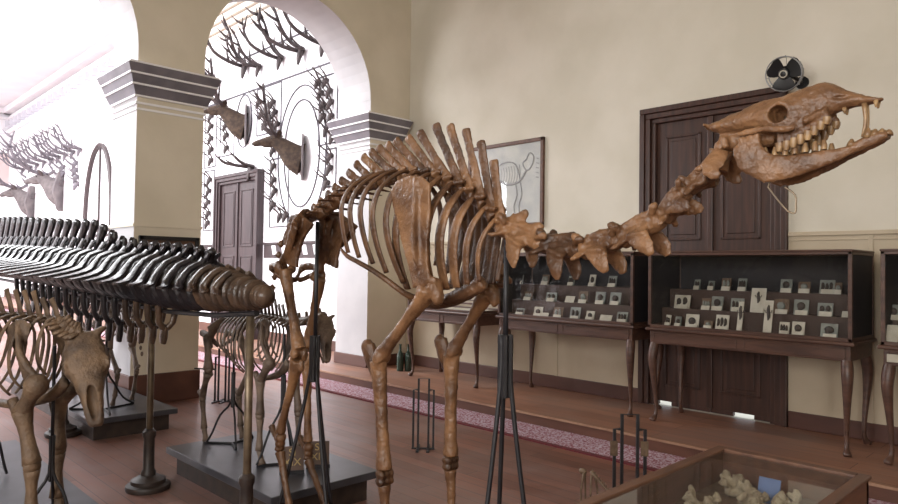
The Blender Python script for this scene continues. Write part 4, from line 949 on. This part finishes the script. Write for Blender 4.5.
        g = fstep*q; sc, sh, el, ca, fl, to = Pq(L*.92, q*.10*H, H*.97), Pq(L*1.08, q*.13*H, H*.70), Pq(L*.94+g*.5, q*.12*H, H*.57), Pq(L*.98+g, q*.12*H, H*.34), Pq(L*.98+g, q*.12*H, H*.10), Pq(L*1.03+g, q*.12*H, .004*H+.008)
        mb = M().loop([[sc+F*f*H+Ve((q*.012*k*H, 0, z*H)) for f, z in ((-.11, -.02), (.02, .03), (.09, .0), (.05, -.12), (.10, -.25), (.045, -.27), (-.03, -.13))] for k in (0, 1)])
        mb.tube([sc+Ve((q*.02*H, 0, .02*H)), sc.lerp(sh, .5)+Ve((q*.04*H, 0, 0)), sh+Ve((0, 0, .03*H))], [(.008*H, .012*K*H), (.016*K*H, .014*K*H), .02*H], 7, k=2).ell(sh+Ve((0, 0, .02*H)), .03*H, 8)
        leg = obj('shoulder_blade', mb, m, t, vox=.010*K*H, it=2)
        obj('upper_arm_bone', M().tube([sh, sh.lerp(el, .5), el], [.042*K*H, .026*K*H, .034*K*H], 8, k=3).ell(sh, .042*K*H, 8), m, leg, smooth=180)
        obj('forearm_bone', M().tube([el, el.lerp(ca, .45), ca], [.036*K*H, .023*K*H, .032*K*H], 8, k=3).tube([el-F*.07*H+Ve((0, 0, .05*H)), el-F*.04*H, el.lerp(ca, .4)-F*.025*K*H], [.018*K*H, .018*K*H, .008*H], 7, k=2), m, leg, smooth=180)
        obj('wrist_bone', M().ell(ca+Ve((0, 0, -.01*H)), (.034*K*H, .03*H, .028*K*H), 8), m, leg, smooth=180)
        obj('cannon_bone', M().tube([ca+Ve((0, 0, -.03*H)), ca.lerp(fl, .5), fl], [.028*K*H, .018*K*H, .028*K*H], 8, k=3), m, leg, smooth=180)
        obj('hoof_bone', M().tube([fl, fl.lerp(to, .5), to], [.022*K*H, .018*K*H, .028*K*H], 8, k=2), m, leg, smooth=180)
    # neck
    n0 = Pq(L*1.06, 0, back(L)); poll = Ve(poll); n1 = poll
    mdl = n0.lerp(n1, .5)+Ve((0, 0, -.03*H))
    cp_ = spl([n0, n0.lerp(mdl, .6), mdl.lerp(n1, .5), n1], 3)
    for i in range(neck):
        a, b = Ve(cp_[int(i*9/neck)]), Ve(cp_[int((i+1)*9/neck)]); d = (b-a).normalized(); u = X1.cross(d); u = -u if u.z < 0 else u
        mb = M().tube([a, a.lerp(b, .5), b], [.034*H, .027*H, .03*H], 8)
        for q in (-1, 1): mb.tube([a.lerp(b, .3), a.lerp(b, .5)+X1*q*.07*H-u*.03*H], [(.02*H, .014*H), (.014*H, .008*H)], 6)
        mb.tube([a.lerp(b, .4), a.lerp(b, .35)+u*.06*H], [.014*H, .010*H], 6)
        o_('neck_vertebra', mb)
    nose = Ve(nose); a = nose-poll; SLn = a.length
    mb, cut = skull_q(poll, a, foreh, SLn, W)
    sk_ = obj('skull', mb, m, t, vox=.014*SLn*1.3, it=2, cut=cut, amp=.003)
    if jaw:
        a = a.normalized(); c = Ve(foreh); c = (c-a*c.dot(a)).normalized(); b = a.cross(c); J = M()
        for q in (-1, 1):
            J.tube([poll+a*.2*SLn+b*q*.17*SLn-c*.16*SLn, poll+a*.24*SLn+b*q*.17*SLn-c*.34*SLn, poll+a*.4*SLn+b*q*.14*SLn-c*.34*SLn, poll+a*.7*SLn+b*q*.08*SLn-c*.25*SLn, poll+a*.96*SLn+b*q*.03*SLn-c*.17*SLn], [(.02*SLn, .05*SLn), (.02*SLn, .07*SLn), (.02*SLn, .05*SLn), (.02*SLn, .035*SLn), .02*SLn], 8, up=c, k=3)
        obj('lower_jaw', J, m, t, smooth=180)
    return t
# display plates on the floor
def plate(label, x0, x1, y0, y1, z):
    t = thing('display_plinth', label, 'plinth', ((x0+x1)/2, (y0+y1)/2, 0), 'black display plinths')
    obj('top_board', M().box((x0, y0, z-.05), (x1, y1, z)), MT['plat'], t, bev=.006)
    obj('base_frame', M().box((x0+.06, y0+.06, 0), (x1-.06, y1-.06, z-.05)), MT['base'], t)
plate('black low plinth under the small grey skeleton beside the large skeleton\'s hind feet', 2.1, 2.92, 3.60, 5.14, .2)
plate('black low plinth reaching through the arch under the dark backlit skeleton', 1.95, 2.74, 6.45, 9.6, .2)
# small skeleton on the nearer plinth
quad('calf_skeleton', 'small grey-brown hoofed skeleton on black plinth under the whale tail tip', MT['bullb'], 2.5, 4.98, .2, -1, 1.02, .80, (2.56, 3.76, 1.25), (2.51, 3.64, .96), (-.25, -.9, .45), hstep=.06, fstep=.05)
rod_stand('black iron rod stand under the small grey skeleton\'s hind quarters', 2.50, 4.88, 1.08, at(233, 372, U=2.5).z, .2, foot=.2, r=.009, slr=.016, rot=.2)
rod_stand('black iron rod stand under the small grey skeleton\'s shoulders', 2.5, 4.15, 1.1, .82, .17, foot=.2, r=.009, slr=.018, rot=.6)
# large ox-like skeleton at the picture edge
ox = quad('ox_skeleton', 'dusty pale ox skeleton with skull hanging nose down, at the picture edge', MT['oxb'], 1.2, 5.74, .02, -1, 1.24, 1.22, (1.27, 4.36, 1.17), (1.18, 4.117, .66), (-.63, -.77, .25), hstep=.1, fstep=-.09, jaw=False, W=.98, K=1.3)
_c, _s = math.cos(.40), math.sin(.40); _p = Ve(ox.location)-Ve((1.27, 4.36, 0)); ox.location = (1.27+_p.x*_c-_p.y*_s, 4.36+_p.x*_s+_p.y*_c, ox.location.z); ox.rotation_euler = (0, 0, .40)
o = obj('floor_plate', M().box((-.1, 4.5, 0), (1.5, 6.9, .02)), MT['plat']); tag(o, 'thin grey board on floor under the dusty ox skeleton', 'board')
p = at(13, 480, Z=.02); rod_stand('black iron rod stand beside the ox skeleton\'s foreleg, by picture edge', 1.10, 5.75, 1.15, .62, .12, foot=.02, r=.011, slr=.02)
rod_stand('black iron rod stand holding up the hanging ox skull', 1.17, 4.52, 1.08, .55, .16, foot=0, r=.010, slr=.016, rot=1.2)
# dark skeleton on the further plinth
quad('horse_skeleton', 'dark backlit hoofed skeleton on the black plinth beyond the whale tail', MT['bullb'], 2.44, 7.10, .2, 1, .98, 1.15, (2.44, 8.75, 1.28), (2.44, 9.05, 1.0), (0, .6, .8), hstep=.08, fstep=.1)
p = at(112, 330, U=2.2)
rod_stand('black iron tripod stand with long curved legs on the further black plinth', 2.2, 6.82, 1.25, .78, .32, foot=.2, r=.011, slr=.026, rot=.35, curved=True)
# little skeleton half hidden behind the glass-topped showcase
ls = thing('small_animal_skeleton', 'tiny brown animal skeleton with long tail, half hidden behind the showcase edge', 'animal skeleton', (3.3, 3.1, 0))
q0 = at(588, 476, U=3.3); z0 = q0.z; yb = q0.y
m_ = MT['mid']
obj('spine', M().tube([(3.3, yb-.02, z0+.03), (3.3, yb-.06, z0+.0), (3.3, yb-.12, z0-.045), (3.3, yb-.17, z0-.075)], [.012, .010, .007, .003], 7, k=3), m_, ls, smooth=180)
for k in range(9):
    t = k/9; y = yb-.03-.13*t; z = z0+.022-.09*t
    obj('tail_spike', M().tube([(3.3, y, z), (3.3, y-.006, z+.026-.012*t)], [.004, .002], 5), m_, ls, smooth=180)
obj('skull', M().ell((3.3, yb+.035, z0+.02), (.016, .028, .018), 8), m_, ls, smooth=180)
for dx, dy in ((-.03, .02), (.03, .03), (-.03, -.03), (.03, -.035)):
    obj('leg', M().tube([(3.3+dx*.4, yb+dy, z0+.015), (3.3+dx, yb+dy*1.3, z0-.08), (3.3+dx, yb+dy*1.2, z0-.16), (3.3+dx, yb+dy*1.6, .512-.5+.15)], [.008, .006, .006, .008], 6, k=2), m_, ls, smooth=180)
o = obj('small_pedestal', M().box((3.2, yb-.22, 0), (3.4, yb+.1, .155)), MT['base'], bev=.005); tag(o, 'low dark pedestal under the tiny brown skeleton, behind the showcase', 'pedestal')
# two lettered name plates
def name_plate(px, py, lines, label):
    q = at(px, py, Z=.2); q = Ve((max(q.x, 2.2), q.y, .2))
    f = (Ve((0, 0, 1.2))-q); f.z = 0; f.normalize(); s = Ve((-f.y, f.x, 0)); n = (f*.85+Ve((0, 0, .5))).normalized(); u = n.cross(s); u = -u if u.z < 0 else u; s = u.cross(n)
    t = thing('name_plate', label, 'name plate', q, 'lettered name plates on the black plinth')
    c = q+u*.085+Ve((0, 0, .012))
    obj('board', M().obox(c, s*.075, u*.085, n*.012), MT['plate'], t, bev=.004)
    obj('foot', M().obox(q-n*.02+Ve((0, 0, .018)), s*.08, f*.03, (0, 0, .018)), MT['iron'], t)
    R = Mx((s, u, n)).transposed().to_4x4(); lm = M()
    for k, tx in enumerate(lines):
        cu = bpy.data.curves.new('tmp', 'FONT'); cu.body = tx; cu.size = .07; cu.align_x = 'CENTER'; cu.extrude = .0015
        o = bpy.data.objects.new('tmp', cu); COL.objects.link(o)
        me = bpy.data.meshes.new_from_object(o.evaluated_get(bpy.context.evaluated_depsgraph_get()))
        T = Mx.Translation(c+n*.0135+u*(.02-.066*k)) @ R; off = len(lm.v)
        lm.v += [tuple(T @ v.co) for v in me.vertices]; lm.f += [tuple(off+i for i in p.vertices) for p in me.polygons]
        bpy.data.objects.remove(o); bpy.data.curves.remove(cu); bpy.data.meshes.remove(me)
    obj('lettering', lm, MT['yellow'], t)
name_plate(292, 474, ('SI', 'XIX'), 'brown name plate lettered in yellow behind large skeleton\'s near hind foot')
name_plate(318, 468, ('SI', 'XIII'), 'brown name plate lettered in yellow on dark block beside the iron stand')
# ================================================================== TROPHIES
def antler_pts(s, L, spread=.55, rise=.9, out=.25):
    """main beam from the skull top; local: x out from wall, y sideways, z up"""
    return [Ve((.0, s*.04, 0)), Ve((out*.45*L, s*spread*.4*L, rise*.06*L)), Ve((out*.85*L, s*spread*.85*L, rise*.28*L)), Ve((out*1.05*L, s*spread*1.0*L, rise*.62*L)), Ve((out*1.2*L, s*spread*.8*L, rise*1.0*L))]
def antler(s, L, r, tines, spread=.55, rise=.9, out=.25, rnd=None):
    b = antler_pts(s, L, spread, rise, out); mb = M().tube(b, [r, r*.9, r*.8, r*.62, r*.2], 8, k=3)
    c = [Ve(q) for q in spl(b, 6)]
    for t, l, d in tines:
        p = c[int(t*(len(c)-1))]; d = Ve((d[0], s*d[1], d[2])).normalized()
        mb.tube([p, p+d*l*L*.5+Ve((0, 0, .02*L)), p+d*l*L+Ve((0, 0, .09*L))], [r*.75, r*.55, r*.12], 7, k=2)
    return mb
TI = [(.35, .42, (.3, 1, .3)), (.55, .45, (.3, -1, .4)), (.72, .36, (.1, 1, .5)), (.25, .4, (-.1, .9, .5)), (.06, .34, (1, .1, .25)), (.2, .26, (1, .3, .3)), (.45, .30, (1, .2, .5)), (.7, .28, (.8, .5, .4)), (.82, .22, (.2, -.6, .8)), (.9, .2, (.9, .5, .3))]
def place(o, p, yaw, s=1, roll=0):
    """put a trophy built facing +x on the side wall, facing -x"""
    o.location = p; o.rotation_euler = (roll, 0, math.pi+yaw); o.scale = (s, s, s)
def repaint(o, mp):
    for c in o.children:
        k = mp.get(c.data.materials[0].name)
        if k: c.data = c.data.copy(); c.data.materials[0] = MT[k]
        repaint(c, mp)
def deer_head(label, hide, L=.6, ti=TI, spread=.55, rise=.9, out=.25):
    t = thing('mounted_deer_head', label, 'stuffed head', (0, 0, 0))
    pq = M()
    ol = [(0, .37*math.cos(a)*.72*(1+.06*math.cos(6*a)), .42*math.sin(a)*(1+.06*math.cos(6*a))-.06) for a in [2*math.pi*i/36 for i in range(36)]]
    pq.prism(ol, (.035, 0, 0)); obj('plaque', pq, MT['plaque'], t, smooth=40, bev=.008)
    hd = M().tube([(.03, 0, -.09), (.15, 0, -.05), (.30, 0, .08), (.42, 0, .17), (.50, 0, .21)], [(.19, .30), (.16, .24), (.115, .17), (.09, .125), (.085, .105)], 14, up=(0, 0, 1), k=3)
    hd.tube([(.42, 0, .22), (.55, 0, .215), (.68, 0, .185), (.80, 0, .15), (.86, 0, .13)], [(.085, .095), (.082, .09), (.058, .068), (.048, .055), (.03, .038)], 12, up=(0, 0, 1), k=3)
    hd.ell((.50, .07, .245), .025, 8).ell((.50, -.07, .245), .025, 8).ell((.62, 0, .12), (.1, .045, .035), 8).ell((.10, 0, -.22), (.08, .09, .12), 8)
    h = obj('head', hd, hide, t, vox=.014, it=4)
    for s in (-1, 1):
        obj('ear', M().tube([(.43, s*.07, .27), (.41, s*.15, .33), (.40, s*.21, .36)], [(.015, .03), (.014, .05), (.005, .008)], 8, up=(1, 0, 0), k=3), hide, h, smooth=180)
        obj('eye', M().ell((.545, s*.078, .245), .014, 8), MT['black'], h, smooth=180)
        obj('antler', antler(s, L, .036, ti, spread, rise, out).xf(Mx.Translation((.45, 0, .30))), MT['antler'], t, smooth=180)
    obj('nose', M().ell((.865, 0, .14), (.018, .028, .024), 8), MT['black'], h, smooth=180)
    return t
h1 = deer_head('brown stag head with broad antlers mounted in the middle of painted oval', MT['fur'], .86, rise=.9, out=.2, spread=.8)
place(h1, (WA-.0, 10.80, 3.66), -.58, 1.06)
h2 = copy_tree(h1); h2['label'] = 'dark stag head mounted above the far panelled door'; place(h2, (WA, 13.0, 4.58), -.5, 1.05)
h3 = copy_tree(h1); repaint(h3, {'brown_hide': 'furp', 'dark_antler': 'antp'}); h3['label'] = 'large pale-lit stag head in far hall, seen through the wider arch above whale spines'; place(h3, (WA, 25.9, 4.15), -.9, 1.7)  # paler copy, the bright hall's glare is in its hide and antler colours
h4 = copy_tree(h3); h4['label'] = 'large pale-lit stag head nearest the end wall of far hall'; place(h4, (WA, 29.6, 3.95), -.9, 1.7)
# antlered skulls in a row high on the wall
def skull_trophy(label, L, r, ti, spread, rise, out, group):
    t = thing('antlered_skull', label, 'antlers', (0, 0, 0), group)
    sk = M().tube([(.02, 0, .03), (.06, 0, .02), (.10, 0, -.07), (.12, 0, -.17), (.13, 0, -.24)], [(.05, .03), (.07, .055), (.06, .05), (.04, .035), (.022, .02)], 9, up=(1, 0, 0), k=2)
    obj('skull', sk, MT['antler'], t, smooth=180)
    for s in (-1, 1): obj('antler', antler(s, L, r, ti, spread, rise, out).xf(Mx.Translation((.06, s*.03, .03))), MT['antler'], t, smooth=180)
    return t
G1 = 'antlered skulls in a row high on the bright wall'
T2 = [(.08, .28, (1, .3, .2)), (.25, .22, (.2, .2, 1)), (.4, .28, (1, .2, .4)), (.65, .3, (1, -.3, .3)), (.8, .24, (.2, -.7, .6)), (.88, .22, (.9, .6, .2))]
t1 = skull_trophy('antlered skull high on bright wall, one nearest the pilaster', 1.0, .04, T2, .30, .66, .62, G1)
rw = [((322, 50), 1.0, .3), ((301, 57), 1.05, -.1), ((279, 64), .95, .15), ((258, 72), .85, -.15), ((244, 72), 1.05, .2), ((216, 88), .9, 0)]
for i, (px, s, yw) in enumerate(rw):
    o = t1 if i == 0 else copy_tree(t1)
    if i: o['label'] = 'antlered skull high on bright wall, %s in row counted from the pilaster' % ORD[i]
    p = at(*px, U=WA-.08); place(o, (WA-.0, p.y, p.z+.1), yw, s)
G2 = 'antlered skulls in the far row beyond the square pier'
for i in range(9):
    o = copy_tree(t1) if i == 0 else copy_tree(far0)
    if i == 0: far0 = o; repaint(o, {'dark_antler': 'antp'})  # far row recoloured paler to carry the hall's overexposure
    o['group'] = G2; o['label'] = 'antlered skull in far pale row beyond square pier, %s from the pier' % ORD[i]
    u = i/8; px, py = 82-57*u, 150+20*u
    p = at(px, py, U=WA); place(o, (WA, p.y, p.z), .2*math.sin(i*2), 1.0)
# little horned skulls in columns
def horned(label, group):
    t = thing('horned_skull', label, 'horn trophy', (0, 0, 0), group)
    obj('skull', M().tube([(.0, 0, .02), (.05, 0, .02), (.08, 0, -.05), (.10, 0, -.13)], [(.05, .05), (.055, .05), (.045, .04), (.018, .018)], 8, k=2), MT['antler'], t, smooth=180)
    for s in (-1, 1):
        mb = M().tube([(.04, s*.03, .04), (.10, s*.06, .12), (.20, s*.09, .19), (.28, s*.07, .29)], [.018, .015, .011, .003], 7, k=3)
        mb.tube([(.10, s*.06, .12), (.19, s*.075, .13)], [.009, .003], 6)
        obj('horn', mb, MT['antler'], t, smooth=180)
    return t
cols = [
    ('column by the square pier, upper frame', [(212, 116.7), (212, 127), (212, 139), (212, 150), (211.5, 161)]),
    ('column by the square pier, lower frame', [(210.5, 180.5), (210, 191.7), (209, 203), (209, 214), (208, 223.6)]),
    ('short column beside the dark stag head', [(227, 126), (227, 136), (227, 148.6)]),
    ('framed column beside the far door', [(274, 151), (274, 166.7), (274.5, 180.5), (276, 191.7), (274, 205.5), (281, 216.7), (287, 216)]),
    ('inner column of the frame by the pilaster', [(319, 83), (322, 94), (324.5, 106), (324, 117), (327, 131)]),
    ('outer column of the frame by the pilaster', [(326.6, 82), (331, 92), (332, 103), (332, 117), (333, 138)]),
    ('lower frame by the pilaster', [(331, 157), (331, 169), (328, 184)]),
    ('cluster behind the brown stag antlers, pier side', [(260, 103), (263, 114), (266, 125)]),
    ('cluster behind the brown stag antlers, oval side', [(274, 103), (276, 113), (278, 125)]),
    ('faint column far beyond the square pier', [(77, 164), (77, 171), (78, 178), (78, 185)]),
    ('second faint column far beyond the square pier', [(64, 168), (64, 174), (63, 181), (62, 188)]),
]
h0 = None
for where, ps in cols:
    for i, px in enumerate(ps):
        lb = 'small dark horned skull, %s from top in %s' % (ORD[i], where)
        if h0 is None: h0 = o = horned(lb, 'small horned skulls in '+where)
        else:
            o = copy_tree(h0)
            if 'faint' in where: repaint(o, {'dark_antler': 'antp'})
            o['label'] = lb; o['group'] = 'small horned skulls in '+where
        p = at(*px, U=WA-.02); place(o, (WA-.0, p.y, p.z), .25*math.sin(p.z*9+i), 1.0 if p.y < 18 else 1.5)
o = skull_trophy('pale ribbed antlers fixed right above the frame of far door', .5, .035, [(.3, .5, (1, .3, .3)), (.5, .5, (1, .2, .5))], .5, .3, .9, None)
o.pop('group', None) if False else None
p = at(250, 172, U=WA-.1); place(o, (WA, p.y, p.z+.08), 0, 1.1)
# ================================================================== LIGHT
def area(name, loc, size, direction, energy, col=(1, 1, 1)):
    l = bpy.data.lights.new(name, 'AREA'); l.shape = 'RECTANGLE'; l.size, l.size_y = size; l.energy = energy; l.color = col
    o = bpy.data.objects.new(name, l); COL.objects.link(o); o.location = loc
    o.rotation_euler = Ve(direction).to_track_quat('-Z', 'Y').to_euler(); return o
for i, (a, b) in enumerate(wins): area('window_daylight', (-4.06, (a+b)/2, 2.6), (3.1, 1.55) if False else (1.55, 3.1), (1, 0, -.12), E_WIN, (1, .97, .92))
area('skylight_daylight', (-1.0, 20, HC-.05), (7, 20), (0, 0, -1), E_SKY, (.98, .985, 1))
area('hall_window_daylight', (-8.9, 15, 3.4), (10, 4), (1, 0, -.1), E_HALL, (.93, .965, 1))
W = bpy.data.worlds.new('world'); S.world = W; W.use_nodes = True
W.node_tree.nodes['Background'].inputs[0].default_value = (.85, .93, 1, 1); W.node_tree.nodes['Background'].inputs[1].default_value = 2.5
S.view_settings.view_transform = 'Standard'; S.view_settings.look = 'None'; S.view_settings.gamma = 1; S.view_settings.exposure = 0; S.view_settings.use_curve_mapping = False
